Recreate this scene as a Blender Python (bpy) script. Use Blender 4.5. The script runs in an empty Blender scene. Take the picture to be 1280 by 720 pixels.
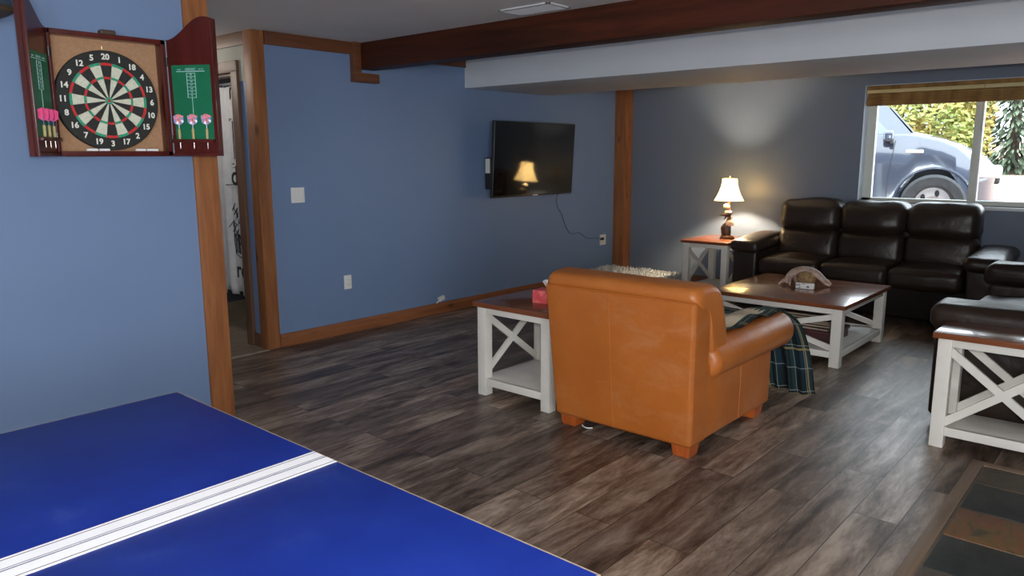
import bpy, bmesh, math, random
from mathutils import Vector, Matrix, noise
R = math.radians
PI = math.pi
sc = bpy.context.scene
C = sc.collection
random.seed(7)

# ------------------------------------------------------------------ materials
def new_mat(name):
    m = bpy.data.materials.new(name); m.use_nodes = True
    nt = m.node_tree
    return m, nt, nt.nodes['Principled BSDF']
def N(nt, t, **k):
    n = nt.nodes.new(t)
    for a, v in k.items():
        if hasattr(n, a): setattr(n, a, v)
    return n
def setin(n, **k):
    for a, v in k.items(): n.inputs[a.replace('_', ' ')].default_value = v
def rgb(c): return (c[0], c[1], c[2], 1.0)
def coords(nt, scale=(1, 1, 1), rot=(0, 0, 0)):
    tc = N(nt, 'ShaderNodeTexCoord'); mp = N(nt, 'ShaderNodeMapping')
    mp.inputs['Scale'].default_value = scale; mp.inputs['Rotation'].default_value = rot
    nt.links.new(tc.outputs['Object'], mp.inputs['Vector'])
    return mp.outputs['Vector']
def ramp(nt, fac, stops):
    r = N(nt, 'ShaderNodeValToRGB'); cr = r.color_ramp
    while len(cr.elements) < len(stops): cr.elements.new(0.5)
    for e, (p, c) in zip(cr.elements, stops): e.position = p; e.color = rgb(c)
    nt.links.new(fac, r.inputs['Fac']); return r.outputs['Color']
def bump(nt, h, bs, strength=0.2, dist=0.01):
    b = N(nt, 'ShaderNodeBump'); setin(b, Strength=strength, Distance=dist)
    nt.links.new(h, b.inputs['Height']); nt.links.new(b.outputs['Normal'], bs.inputs['Normal'])
def noisy(name, c1, c2, scale=4, rough=0.5, detail=4, stretch=(1, 1, 1), bstr=0.1, bscale=None, bdist=0.004, metal=0, spec=0.5, lo=.35, hi=.65, coat=0):
    m, nt, bs = new_mat(name)
    v = coords(nt, stretch)
    n = N(nt, 'ShaderNodeTexNoise'); setin(n, Scale=scale, Detail=detail, Roughness=0.6)
    nt.links.new(v, n.inputs['Vector'])
    col = ramp(nt, n.outputs['Fac'], [(lo, c1), (hi, c2)])
    nt.links.new(col, bs.inputs['Base Color'])
    setin(bs, Roughness=rough, Metallic=metal); bs.inputs['Specular IOR Level'].default_value = spec
    bs.inputs['Coat Weight'].default_value = coat
    if bstr:
        n2 = N(nt, 'ShaderNodeTexNoise'); setin(n2, Scale=bscale or scale * 3, Detail=3)
        nt.links.new(v, n2.inputs['Vector']); bump(nt, n2.outputs['Fac'], bs, bstr, bdist)
    return m
def emit(name, c, s):
    m, nt, bs = new_mat(name)
    setin(bs, Base_Color=rgb(c), Roughness=.8)
    bs.inputs['Emission Color'].default_value = rgb(c); bs.inputs['Emission Strength'].default_value = s
    return m
def leather(name, c1, c2, rough, spec=.5, wr=.35, worn=None):
    m, nt, bs = new_mat(name)
    v = coords(nt)
    n = N(nt, 'ShaderNodeTexNoise'); setin(n, Scale=2.2, Detail=5, Roughness=.6); nt.links.new(v, n.inputs['Vector'])
    base = ramp(nt, n.outputs['Fac'], [(.3, c1), (.7, c2)])
    if worn:
        w_ = N(nt, 'ShaderNodeTexNoise'); setin(w_, Scale=2.6, Detail=9, Roughness=.72, Distortion=.4); nt.links.new(coords(nt, (1, 1, 2.2)), w_.inputs['Vector'])
        f_ = ramp(nt, w_.outputs['Fac'], [(.53, (0, 0, 0)), (.75, (.5, .5, .5))])
        mx = N(nt, 'ShaderNodeMix', data_type='RGBA'); nt.links.new(f_, mx.inputs[0]); nt.links.new(base, mx.inputs[6]); mx.inputs[7].default_value = rgb(worn); base = mx.outputs[2]
    nt.links.new(base, bs.inputs['Base Color'])
    setin(bs, Roughness=rough); bs.inputs['Specular IOR Level'].default_value = spec
    vo = N(nt, 'ShaderNodeTexVoronoi'); setin(vo, Scale=220); nt.links.new(v, vo.inputs['Vector'])
    wv = N(nt, 'ShaderNodeTexNoise'); setin(wv, Scale=7, Detail=4, Roughness=.55); nt.links.new(v, wv.inputs['Vector'])
    ad = N(nt, 'ShaderNodeMath', operation='MULTIPLY_ADD'); ad.inputs[1].default_value = .04
    nt.links.new(vo.outputs['Distance'], ad.inputs[0]); nt.links.new(wv.outputs['Fac'], ad.inputs[2])
    bump(nt, ad.outputs[0], bs, wr, .03)
    return m
def wood(name, dark, light, axis='z', scale=1.0, rough=.45, coat=0, knots=True, spec=.5):
    m, nt, bs = new_mat(name)
    st = {'x': (1, 14, 14), 'y': (14, 1, 14), 'z': (14, 14, 1)}[axis]
    v = coords(nt, tuple(s * scale for s in st))
    n = N(nt, 'ShaderNodeTexNoise'); setin(n, Scale=1.6, Detail=6, Roughness=.65, Distortion=.6); nt.links.new(v, n.inputs['Vector'])
    col = ramp(nt, n.outputs['Fac'], [(.3, dark), (.7, light)])
    if knots:
        v2 = coords(nt, tuple(3.0 if s > 1 else 1.1 for s in st))
        vo = N(nt, 'ShaderNodeTexVoronoi'); setin(vo, Scale=2.0); nt.links.new(v2, vo.inputs['Vector'])
        k = ramp(nt, vo.outputs['Distance'], [(.04, (.25, .2, .18)), (.14, (1, 1, 1))])
        mx = N(nt, 'ShaderNodeMix', data_type='RGBA', blend_type='MULTIPLY'); mx.inputs[0].default_value = .8
        nt.links.new(col, mx.inputs[6]); nt.links.new(k, mx.inputs[7]); col = mx.outputs[2]
    nt.links.new(col, bs.inputs['Base Color'])
    setin(bs, Roughness=rough); bs.inputs['Coat Weight'].default_value = coat; bs.inputs['Specular IOR Level'].default_value = spec
    bump(nt, n.outputs['Fac'], bs, .15, .003)
    return m

M = {}
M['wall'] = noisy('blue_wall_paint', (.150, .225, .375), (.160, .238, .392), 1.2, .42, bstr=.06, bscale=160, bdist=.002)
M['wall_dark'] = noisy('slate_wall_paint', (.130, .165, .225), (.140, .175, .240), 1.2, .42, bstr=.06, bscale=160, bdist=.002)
M['ceil'] = noisy('ceiling_paint', (.70, .69, .69), (.74, .73, .73), 2, .8, bstr=.1, bscale=90, bdist=.003)
M['soffit'] = noisy('soffit_paint', (.60, .64, .68), (.63, .67, .71), 2, .6, bstr=.05, bscale=120, bdist=.002)
M['post'] = wood('pine_post', (.17, .055, .017), (.34, .135, .045), 'z', rough=.5)
M['post_x'] = wood('pine_trim_x', (.08, .028, .012), (.17, .06, .024), 'x', rough=.5)
M['post_y'] = wood('pine_trim_y', (.10, .045, .022), (.19, .09, .045), 'y', rough=.5)
M['base_x'] = wood('pine_baseboard', (.17, .055, .018), (.30, .11, .04), 'x', rough=.5)
M['beam'] = wood('dark_beam', (.026, .007, .003), (.085, .020, .008), 'y', scale=.6, rough=.55, knots=False, spec=.25)
M['hallpost'] = wood('brown_casing', (.10, .05, .028), (.17, .09, .05), 'z', rough=.5, knots=False)
M['white'] = noisy('white_paint', (.64, .62, .56), (.70, .68, .62), 5, .45, bstr=.05)
M['cherry'] = wood('cherry_top', (.125, .039, .015), (.24, .076, .028), 'y', rough=.22, coat=.3, knots=False)
M['cherry_x'] = wood('cherry_top_x', (.125, .039, .015), (.24, .076, .028), 'x', rough=.22, coat=.3, knots=False)
M['tan'] = leather('tan_leather', (.35, .098, .014), (.45, .135, .023), .38, .5, .10, (.47, .22, .10))
M['tanroll'] = leather('tan_leather_soft', (.37, .108, .018), (.48, .155, .030), .42, .5, .22)
M['footw'] = wood('cherry_foot', (.30, .06, .012), (.45, .11, .02), 'z', rough=.3, knots=False)
M['brownb'] = leather('brown_leather_shaded', (.007, .005, .004), (.012, .008, .006), .7, .2, .2)  # same leather as the cushions, with the bases' shade darkened into it
M['brownl'] = leather('brown_leather', (.018, .011, .008), (.030, .019, .013), .36, .42, .3)
M['plastic_w'] = noisy('white_plastic', (.68, .68, .66), (.72, .72, .70), 5, .35, bstr=0)
M['plastic_g'] = noisy('socket_grey', (.15, .15, .15), (.2, .2, .2), 5, .5, bstr=0)
M['black'] = noisy('black_plastic', (.008, .008, .009), (.012, .012, .013), 5, .35, bstr=0)
M['screen'] = noisy('tv_glass', (.004, .004, .005), (.005, .005, .006), 1, .06, bstr=0)
M['mahog'] = wood('mahogany', (.05, .008, .006), (.10, .014, .010), 'z', scale=.7, rough=.3, knots=False, coat=.2)
M['cork'] = noisy('cork_back', (.34, .19, .10), (.40, .23, .125), 60, .8, bstr=.1)
M['bblack'] = noisy('board_black', (.010, .012, .010), (.02, .022, .02), 80, .7, bstr=.1)
M['bwhite'] = noisy('sisal_cream', (.55, .57, .45), (.66, .67, .54), 90, .8, bstr=.1)
M['bred'] = noisy('sisal_red', (.48, .015, .02), (.60, .03, .03), 90, .7, bstr=.1)
M['bgreen'] = noisy('sisal_green', (.02, .26, .14), (.04, .34, .19), 90, .7, bstr=.1)
M['wire'] = noisy('steel_wire', (.6, .6, .6), (.65, .65, .65), 5, .3, metal=1, bstr=0)
M['numw'] = noisy('number_white', (.75, .76, .68), (.8, .8, .72), 5, .5, bstr=0)
M['felt'] = noisy('green_board', (.006, .14, .065), (.008, .165, .08), 8, .45, bstr=0)
M['chalkp'] = noisy('scoreboard_print', (.35, .62, .58), (.42, .68, .63), 8, .6, bstr=0)
M['brass'] = noisy('brass', (.72, .60, .28), (.78, .66, .34), 5, .4, metal=.5, bstr=0)
M['gold'] = M['brass']
M['pink'] = noisy('pink_flight', (.75, .06, .22), (.85, .10, .30), 30, .4, bstr=0)
M['flagred'] = noisy('red_flight', (.65, .04, .06), (.7, .06, .08), 30, .4, bstr=0)
M['flagwhite'] = noisy('white_flight', (.7, .7, .75), (.75, .75, .8), 30, .4, bstr=0)
M['flagblue'] = noisy('blue_flight', (.05, .07, .35), (.07, .1, .4), 30, .4, bstr=0)
def flag_mat():
    m, nt, bs = new_mat('flag_print'); n = N(nt, 'ShaderNodeTexVoronoi'); setin(n, Scale=95); nt.links.new(coords(nt), n.inputs['Vector'])
    sx_ = N(nt, 'ShaderNodeSeparateColor'); nt.links.new(n.outputs['Color'], sx_.inputs[0]); c = ramp(nt, sx_.outputs[0], [(0, (.62, .04, .06)), (.42, (.72, .72, .78)), (.7, (.05, .07, .35))])
    nt.nodes[-1].color_ramp.interpolation = 'CONSTANT'; nt.links.new(c, bs.inputs['Base Color']); setin(bs, Roughness=.4); return m
M['flagmix'] = flag_mat()
M['chalk'] = noisy('chalk_stick', (.8, .8, .8), (.88, .88, .88), 30, .8, bstr=0)
M['stripe'] = noisy('table_white_line', (.86, .87, .90), (.9, .91, .93), 10, .35, bstr=0)
M['line_dark'] = noisy('table_seam', (.03, .03, .05), (.05, .05, .07), 10, .5, bstr=0)
M['edge'] = noisy('table_edge', (.25, .2, .15), (.32, .26, .2), 20, .6, bstr=.1)
M['metalm'] = noisy('dull_steel', (.22, .25, .32), (.25, .28, .35), 10, .6, bstr=0)
M['metal'] = noisy('grey_metal', (.3, .3, .3), (.35, .35, .35), 10, .4, metal=1, bstr=0)
M['vent'] = noisy('vent_white', (.52, .54, .56), (.58, .6, .62), 10, .4, bstr=0)
M['ventd'] = noisy('vent_gap', (.1, .1, .11), (.13, .13, .14), 10, .6, bstr=0)
M['winframe'] = noisy('window_vinyl', (.62, .66, .60), (.68, .72, .66), 4, .4, bstr=0)
M['reveal'] = noisy('window_reveal', (.60, .70, .82), (.66, .75, .86), 4, .5, bstr=0)
M['bamboo'] = None
M['curtain'] = noisy('curtain_white', (.56, .55, .55), (.62, .61, .61), 12, .8, bstr=.15, bscale=8, bdist=.01)
M['ink'] = noisy('black_ink', (.01, .01, .012), (.02, .02, .022), 10, .8, bstr=0)
M['darkroom'] = noisy('dim_room_shade', (.025, .03, .04), (.03, .035, .05), 3, .8, bstr=0)  # dimness of the room behind the curtain put into near-black walls
M['pale'] = noisy('pale_beige', (.34, .33, .28), (.38, .37, .32), 6, .7, bstr=.1)
M['red'] = noisy('coral_card', (.72, .09, .10), (.86, .20, .19), 18, .45, bstr=0, lo=.45, hi=.55)
M['tissue'] = noisy('tissue_paper', (.8, .8, .82), (.85, .85, .87), 12, .9, bstr=.3)
M['antler'] = noisy('antler', (.26, .17, .13), (.50, .39, .31), 14, .5, bstr=.3)
M['pinecone'] = noisy('pale_brown_ball', (.16, .09, .035), (.34, .22, .10), 40, .8, bstr=.6)
M['cream'] = noisy('cream_shag', (.42, .44, .45), (.56, .58, .58), 30, .95, bstr=.8, bdist=.02)
M['maroon'] = noisy('maroon_box', (.055, .012, .014), (.075, .018, .02), 6, .5, bstr=.1)
M['paper'] = noisy('book_pages', (.35, .28, .2), (.42, .34, .26), 60, .8, bstr=.2, stretch=(1, 1, 8))
M['bookbrown'] = noisy('book_cover', (.04, .022, .018), (.07, .04, .03), 10, .5, bstr=.1)
M['sill'] = noisy('sill_white', (.6, .63, .66), (.66, .7, .72), 4, .4, bstr=0)
M['tire'] = noisy('tire_rubber', (.02, .02, .02), (.035, .035, .035), 20, .8, bstr=.3)
M['rim'] = noisy('alloy_rim', (.55, .55, .55), (.62, .62, .62), 8, .35, metal=.3, bstr=0)
M['carpaint'] = noisy('car_paint', (.045, .052, .075), (.052, .06, .083), 2, .14, bstr=0, metal=.25, coat=1.0)
M['carglass'] = noisy('car_glass', (.06, .08, .09), (.08, .10, .11), 2, .05, bstr=0, coat=1)
M['cartrim'] = noisy('car_trim', (.02, .02, .022), (.03, .03, .032), 6, .5, bstr=0)
M['headlamp'] = noisy('headlamp', (.7, .72, .75), (.8, .82, .85), 6, .1, bstr=0, coat=1)
M['bark'] = noisy('bark', (.06, .045, .035), (.12, .09, .07), 12, .9, bstr=.5)
M['speaker'] = noisy('speaker_grey', (.035, .05, .08), (.05, .07, .10), 10, .6, bstr=.1)
M['speakerb'] = noisy('speaker_wood', (.05, .03, .02), (.08, .05, .035), 10, .5, bstr=.1)
M['cord'] = noisy('cord_grey', (.11, .15, .22), (.13, .17, .25), 10, .5, bstr=0)
M['carved'] = noisy('carved_brown', (.10, .03, .012), (.28, .12, .05), 18, .45, bstr=.4)
M['carvedd'] = noisy('carved_dark', (.02, .012, .01), (.06, .035, .03), 18, .45, bstr=.4)
M['carvedl'] = noisy('carved_cream', (.6, .5, .36), (.75, .65, .48), 18, .5, bstr=.3)
M['glassn'] = None

def glass_mat():
    m = bpy.data.materials.new('window_glass'); m.use_nodes = True; nt = m.node_tree; nt.nodes.clear()
    o = N(nt, 'ShaderNodeOutputMaterial'); t = N(nt, 'ShaderNodeBsdfTransparent'); g = N(nt, 'ShaderNodeBsdfGlossy')
    t.inputs[0].default_value = (.96, .98, .98, 1); g.inputs['Roughness'].default_value = .02
    mx = N(nt, 'ShaderNodeMixShader'); fr = N(nt, 'ShaderNodeFresnel'); fr.inputs[0].default_value = 1.35
    nt.links.new(fr.outputs[0], mx.inputs[0]); nt.links.new(t.outputs[0], mx.inputs[1]); nt.links.new(g.outputs[0], mx.inputs[2])
    nt.links.new(mx.outputs[0], o.inputs[0]); return m
M['glassn'] = glass_mat()

def bamboo_mat():
    m, nt, bs = new_mat('bamboo_weave')
    v = coords(nt, (1, 1, 1))
    w = N(nt, 'ShaderNodeTexWave', wave_type='BANDS', bands_direction='Z'); setin(w, Scale=38, Distortion=1.5, Detail=2)
    nt.links.new(v, w.inputs['Vector'])
    c = ramp(nt, w.outputs['Fac'], [(.1, (.20, .11, .035)), (.7, (.42, .26, .09))])
    n = N(nt, 'ShaderNodeTexNoise'); setin(n, Scale=2.0, Detail=3); nt.links.new(coords(nt, (1, 5, 1)), n.inputs['Vector'])
    k = ramp(nt, n.outputs['Fac'], [(.35, (.6, .5, .4)), (.65, (1.1, 1.05, .95))])
    mx = N(nt, 'ShaderNodeMix', data_type='RGBA', blend_type='MULTIPLY'); mx.inputs[0].default_value = 1
    nt.links.new(c, mx.inputs[6]); nt.links.new(k, mx.inputs[7]); nt.links.new(mx.outputs[2], bs.inputs['Base Color'])
    setin(bs, Roughness=.6); bump(nt, w.outputs['Fac'], bs, .5, .006)
    return m
M['bamboo'] = bamboo_mat()
M['bamboo_pale'] = noisy('bamboo_slat', (.50, .42, .20), (.62, .54, .28), 6, .5, stretch=(1, .3, 12), bstr=.2)

def plank_mat():
    m, nt, bs = new_mat('plank_floor')
    v = coords(nt)
    br = N(nt, 'ShaderNodeTexBrick'); br.offset = .37; br.offset_frequency = 2; br.squash = 1
    setin(br, Scale=1.0, Color1=(0, 0, 0, 1), Color2=(1, 1, 1, 1), Mortar=(.5, .5, .5, 1))
    br.inputs['Mortar Size'].default_value = .0022; br.inputs['Mortar Smooth'].default_value = .3
    br.inputs['Brick Width'].default_value = 1.22; br.inputs['Row Height'].default_value = .178; br.inputs['Bias'].default_value = 0
    nt.links.new(v, br.inputs['Vector'])
    # each board shifts the grain
    cb = N(nt, 'ShaderNodeCombineXYZ'); mu = N(nt, 'ShaderNodeMath', operation='MULTIPLY'); mu.inputs[1].default_value = 23.0
    nt.links.new(br.outputs['Color'], mu.inputs[0]); nt.links.new(mu.outputs[0], cb.inputs[0]); nt.links.new(mu.outputs[0], cb.inputs[2])
    ad = N(nt, 'ShaderNodeVectorMath', operation='ADD'); nt.links.new(v, ad.inputs[0]); nt.links.new(cb.outputs[0], ad.inputs[1])
    mp = N(nt, 'ShaderNodeMapping'); mp.inputs['Scale'].default_value = (1.15, 5.5, 1); nt.links.new(ad.outputs[0], mp.inputs['Vector'])
    n = N(nt, 'ShaderNodeTexNoise'); setin(n, Scale=1.6, Detail=8, Roughness=.68, Distortion=.45); nt.links.new(mp.outputs[0], n.inputs['Vector'])
    nf = N(nt, 'ShaderNodeTexNoise'); setin(nf, Scale=7.5, Detail=6, Roughness=.75); nt.links.new(mp.outputs[0], nf.inputs['Vector'])
    fm = N(nt, 'ShaderNodeMath', operation='MULTIPLY_ADD'); fm.inputs[1].default_value = .34; nt.links.new(nf.outputs['Fac'], fm.inputs[0])
    f2 = N(nt, 'ShaderNodeMath', operation='SUBTRACT'); nt.links.new(n.outputs['Fac'], f2.inputs[0]); f2.inputs[1].default_value = .165; nt.links.new(f2.outputs[0], fm.inputs[2])
    col = ramp(nt, fm.outputs[0], [(.34, (.036, .023, .017)), (.44, (.100, .070, .052)), (.55, (.190, .145, .113)), (.68, (.32, .262, .212))])
    tone = ramp(nt, br.outputs['Color'], [(0, (.62, .60, .59)), (.5, (1.0, .96, .92)), (1, (1.5, 1.45, 1.38))])
    mx = N(nt, 'ShaderNodeMix', data_type='RGBA', blend_type='MULTIPLY'); mx.inputs[0].default_value = 1
    nt.links.new(col, mx.inputs[6]); nt.links.new(tone, mx.inputs[7])
    m2 = N(nt, 'ShaderNodeMix', data_type='RGBA'); nt.links.new(br.outputs['Fac'], m2.inputs[0])
    nt.links.new(mx.outputs[2], m2.inputs[6]); m2.inputs[7].default_value = (.02, .016, .014, 1)
    nt.links.new(m2.outputs[2], bs.inputs['Base Color'])
    rr = ramp(nt, n.outputs['Fac'], [(.3, (.44, .44, .44)), (.7, (.33, .33, .33))]); nt.links.new(rr, bs.inputs['Roughness'])
    bs.inputs['Specular IOR Level'].default_value = .5
    bump(nt, n.outputs['Fac'], bs, .25, .004)
    return m
M['floor'] = plank_mat()
M['hallfloor'] = noisy('tan_vinyl', (.16, .125, .09), (.26, .21, .155), 3, .5, stretch=(2, 9, 1), bstr=.1)
M['blue_table'] = None
def table_mat():
    m, nt, bs = new_mat('blue_table_paint')
    n = N(nt, 'ShaderNodeTexNoise'); setin(n, Scale=4.5, Detail=7, Roughness=.7); nt.links.new(coords(nt), n.inputs['Vector'])
    c = ramp(nt, n.outputs['Fac'], [(.42, (.006, .022, .215)), (.6, (.008, .028, .24)), (.85, (.03, .06, .30))])
    vo = N(nt, 'ShaderNodeTexVoronoi'); setin(vo, Scale=5.5, Randomness=1.0); nt.links.new(coords(nt), vo.inputs['Vector'])
    sp = ramp(nt, vo.outputs['Distance'], [(.018, (1, 1, 1)), (.028, (0, 0, 0))])
    n3 = N(nt, 'ShaderNodeTexNoise'); setin(n3, Scale=2.1); nt.links.new(coords(nt), n3.inputs['Vector'])
    th = N(nt, 'ShaderNodeMath', operation='GREATER_THAN'); th.inputs[1].default_value = .56; nt.links.new(n3.outputs['Fac'], th.inputs[0])
    fm = N(nt, 'ShaderNodeMath', operation='MULTIPLY'); nt.links.new(sp, fm.inputs[0]); nt.links.new(th.outputs[0], fm.inputs[1])
    fm2 = N(nt, 'ShaderNodeMath', operation='MULTIPLY'); nt.links.new(fm.outputs[0], fm2.inputs[0]); fm2.inputs[1].default_value = .35
    mx = N(nt, 'ShaderNodeMix', data_type='RGBA'); nt.links.new(fm2.outputs[0], mx.inputs[0]); nt.links.new(c, mx.inputs[6]); mx.inputs[7].default_value = (.5, .55, .7, 1)
    nt.links.new(mx.outputs[2], bs.inputs['Base Color']); setin(bs, Roughness=.42); bs.inputs['Specular IOR Level'].default_value = .22
    return m
M['blue_table'] = table_mat()
def slate(name, stops):
    m, nt, bs = new_mat(name)
    n = N(nt, 'ShaderNodeTexNoise'); setin(n, Scale=6.0, Detail=8, Roughness=.7, Distortion=1.6); nt.links.new(coords(nt, (1, 1.6, 1)), n.inputs['Vector'])
    nt.links.new(ramp(nt, n.outputs['Fac'], stops), bs.inputs['Base Color']); setin(bs, Roughness=.5)
    bump(nt, n.outputs['Fac'], bs, .5, .006); return m
M['slate_d'] = slate('slate_dark', [(.35, (.012, .016, .016)), (.6, (.028, .034, .033)), (.8, (.07, .08, .08))])
M['slate_b'] = slate('slate_brown', [(.35, (.035, .032, .022)), (.6, (.075, .058, .038)), (.75, (.12, .085, .05))])
M['slate_r'] = slate('slate_rust', [(.32, (.045, .045, .03)), (.48, (.15, .09, .035)), (.6, (.18, .065, .03)), (.72, (.17, .17, .16))])
M['grout'] = noisy('grout', (.11, .095, .075), (.14, .12, .095), 30, .8)

def plaid_mat():
    m, nt, bs = new_mat('plaid_blanket')
    uv = N(nt, 'ShaderNodeUVMap'); sp = N(nt, 'ShaderNodeSeparateXYZ'); nt.links.new(uv.outputs[0], sp.inputs[0])
    def stripes(sock, freq, phase, width):
        a = N(nt, 'ShaderNodeMath', operation='MULTIPLY_ADD'); a.inputs[1].default_value = freq; a.inputs[2].default_value = phase
        nt.links.new(sock, a.inputs[0]); f = N(nt, 'ShaderNodeMath', operation='FRACT'); nt.links.new(a.outputs[0], f.inputs[0])
        l = N(nt, 'ShaderNodeMath', operation='LESS_THAN'); l.inputs[1].default_value = width; nt.links.new(f.outputs[0], l.inputs[0]); return l.outputs[0]
    def mixc(base, fac, col, k=1.0):
        mu = N(nt, 'ShaderNodeMath', operation='MULTIPLY'); mu.inputs[1].default_value = k; nt.links.new(fac, mu.inputs[0])
        x = N(nt, 'ShaderNodeMix', data_type='RGBA'); nt.links.new(mu.outputs[0], x.inputs[0])
        if isinstance(base, tuple): x.inputs[6].default_value = rgb(base)
        else: nt.links.new(base, x.inputs[6])
        x.inputs[7].default_value = rgb(col); return x.outputs[2]
    U, V = sp.outputs[0], sp.outputs[1]
    c = mixc((.012, .022, .026), stripes(U, 5, .1, .45), (.015, .031, .046), .8)
    c = mixc(c, stripes(V, 5, .3, .45), (.022, .042, .040), .6)
    c = mixc(c, stripes(V, 10, .2, .25), (.008, .012, .016), .7)
    c = mixc(c, stripes(U, 10, .05, .04), (.26, .28, .26), .55)
    c = mixc(c, stripes(V, 10, .5, .045), (.26, .28, .26), .55)
    c = mixc(c, stripes(U, 5, .62, .045), (.28, .22, .10), .7)
    c = mixc(c, stripes(V, 5, .82, .045), (.28, .22, .10), .7)
    # printed centre panel: teal with a cream patch whose edge is jagged like tree tops (v < .45)
    tri = N(nt, 'ShaderNodeMath', operation='PINGPONG'); sc1 = N(nt, 'ShaderNodeMath', operation='MULTIPLY'); sc1.inputs[1].default_value = 24
    nt.links.new(V, sc1.inputs[0]); nt.links.new(sc1.outputs[0], tri.inputs[0]); tri.inputs[1].default_value = .5
    off = N(nt, 'ShaderNodeMath', operation='MULTIPLY_ADD'); off.inputs[1].default_value = .09; nt.links.new(tri.outputs[0], off.inputs[0]); nt.links.new(U, off.inputs[2])
    nz = N(nt, 'ShaderNodeTexNoise'); setin(nz, Scale=9, Detail=3); nt.links.new(uv.outputs[0], nz.inputs['Vector'])
    of2 = N(nt, 'ShaderNodeMath', operation='MULTIPLY_ADD'); of2.inputs[1].default_value = .12; nt.links.new(nz.outputs['Fac'], of2.inputs[0]); nt.links.new(off.outputs[0], of2.inputs[2])
    def band(sock, lo, hi):
        a = N(nt, 'ShaderNodeMath', operation='GREATER_THAN'); a.inputs[1].default_value = lo; nt.links.new(sock, a.inputs[0])
        b = N(nt, 'ShaderNodeMath', operation='LESS_THAN'); b.inputs[1].default_value = hi; nt.links.new(sock, b.inputs[0])
        k = N(nt, 'ShaderNodeMath', operation='MULTIPLY'); nt.links.new(a.outputs[0], k.inputs[0]); nt.links.new(b.outputs[0], k.inputs[1]); return k.outputs[0]
    def AND(a, b):
        k = N(nt, 'ShaderNodeMath', operation='MULTIPLY'); nt.links.new(a, k.inputs[0]); nt.links.new(b, k.inputs[1]); return k.outputs[0]
    pan = AND(band(U, .30, 1.0), band(V, .06, 2.0))
    c = mixc(c, AND(band(U, .52, 2.0), band(V, .07, 2.0)), (.05, .095, .085), 1)
    c = mixc(c, AND(band(of2.outputs[0], .72, 2.0), band(V, .09, 2.0)), (.62, .53, .39), 1)
    nt.links.new(c, bs.inputs['Base Color']); setin(bs, Roughness=.95); bs.inputs['Specular IOR Level'].default_value = .1
    n = N(nt, 'ShaderNodeTexNoise'); setin(n, Scale=160); nt.links.new(coords(nt), n.inputs['Vector']); bump(nt, n.outputs['Fac'], bs, .3, .004)
    return m
M['plaid'] = plaid_mat()

def leafmat(name, cols):
    m, nt, bs = new_mat(name)
    g = N(nt, 'ShaderNodeNewGeometry')
    st = [(i / max(1, len(cols) - 1), c) for i, c in enumerate(cols)]
    n = N(nt, 'ShaderNodeTexNoise'); setin(n, Scale=1.1, Detail=3); nt.links.new(coords(nt), n.inputs['Vector'])
    mm = N(nt, 'ShaderNodeMath', operation='MULTIPLY_ADD'); mm.inputs[1].default_value = .35; nt.links.new(g.outputs['Random Per Island'], mm.inputs[0])
    m2 = N(nt, 'ShaderNodeMath', operation='MULTIPLY_ADD'); m2.inputs[1].default_value = 1.6; m2.inputs[2].default_value = -.55; nt.links.new(n.outputs['Fac'], m2.inputs[0]); nt.links.new(m2.outputs[0], mm.inputs[2])
    nt.links.new(ramp(nt, mm.outputs[0], st), bs.inputs['Base Color']); setin(bs, Roughness=.7)
    bs.inputs['Specular IOR Level'].default_value = .2
    return m
M['leaf_yellow'] = leafmat('autumn_yellow_leaves', [(.13, .19, .05), (.26, .29, .08), (.46, .34, .11), (.50, .26, .09)])
M['leaf_green'] = leafmat('green_leaves', [(.07, .13, .04), (.15, .22, .07), (.27, .30, .10)])
M['leaf_dark'] = leafmat('conifer_needles', [(.07, .09, .05), (.13, .16, .10), (.20, .22, .16)])
M['ground'] = noisy('leafy_ground', (.26, .15, .105), (.44, .29, .22), 3, .9, detail=8, bstr=.4, bscale=20, bdist=.03)

# ------------------------------------------------------------------ mesh helpers
def finish(name, bm, mat, parent=None, smooth=True, angle=32, world=True):
    bmesh.ops.remove_doubles(bm, verts=bm.verts, dist=1e-6)
    bmesh.ops.recalc_face_normals(bm, faces=bm.faces)
    if parent is not None and world:
        chain = []; p = parent
        m = Matrix()
        while p is not None:
            chain.append(p); p = p.parent
        for q in reversed(chain): m = m @ q.matrix_basis
        bmesh.ops.transform(bm, matrix=m.inverted(), verts=bm.verts)
    if smooth:
        ca = math.cos(R(angle))
        for f in bm.faces: f.smooth = True
        for e in bm.edges:
            if len(e.link_faces) == 2 and e.link_faces[0].normal.dot(e.link_faces[1].normal) < ca: e.smooth = False
    me = bpy.data.meshes.new(name); bm.to_mesh(me); bm.free()
    for m_ in (mat if isinstance(mat, (list, tuple)) else [mat]): me.materials.append(m_)
    o = bpy.data.objects.new(name, me); C.objects.link(o)
    if parent is not None: o.parent = parent
    return o
def solo(name, bm, mat, label, cat, group=None, **k):
    """a thing that is one mesh: its origin goes to its base centre"""
    xs = [v.co.x for v in bm.verts]; ys = [v.co.y for v in bm.verts]; zs = [v.co.z for v in bm.verts]
    c = Vector(((min(xs) + max(xs)) / 2, (min(ys) + max(ys)) / 2, min(zs)))
    bmesh.ops.translate(bm, vec=-c, verts=bm.verts)
    o = finish(name, bm, mat, **k); o.location = c
    return tag(o, label, cat, group)
def tag(o, label, cat, group=None):
    o['label'] = label; o['category'] = cat
    if group: o['group'] = group
    return o
def thing(name, label, cat, loc=(0, 0, 0), rotz=0, group=None):
    o = bpy.data.objects.new(name, None); C.objects.link(o)
    o.empty_display_size = .1; o.location = loc; o.rotation_euler = (0, 0, rotz)
    return tag(o, label, cat, group)
def struct(name, bm, mat, **k):
    o = finish(name, bm, mat, **k)
    if o.parent is None: o['kind'] = 'structure'
    return o
def B(): return bmesh.new()
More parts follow.
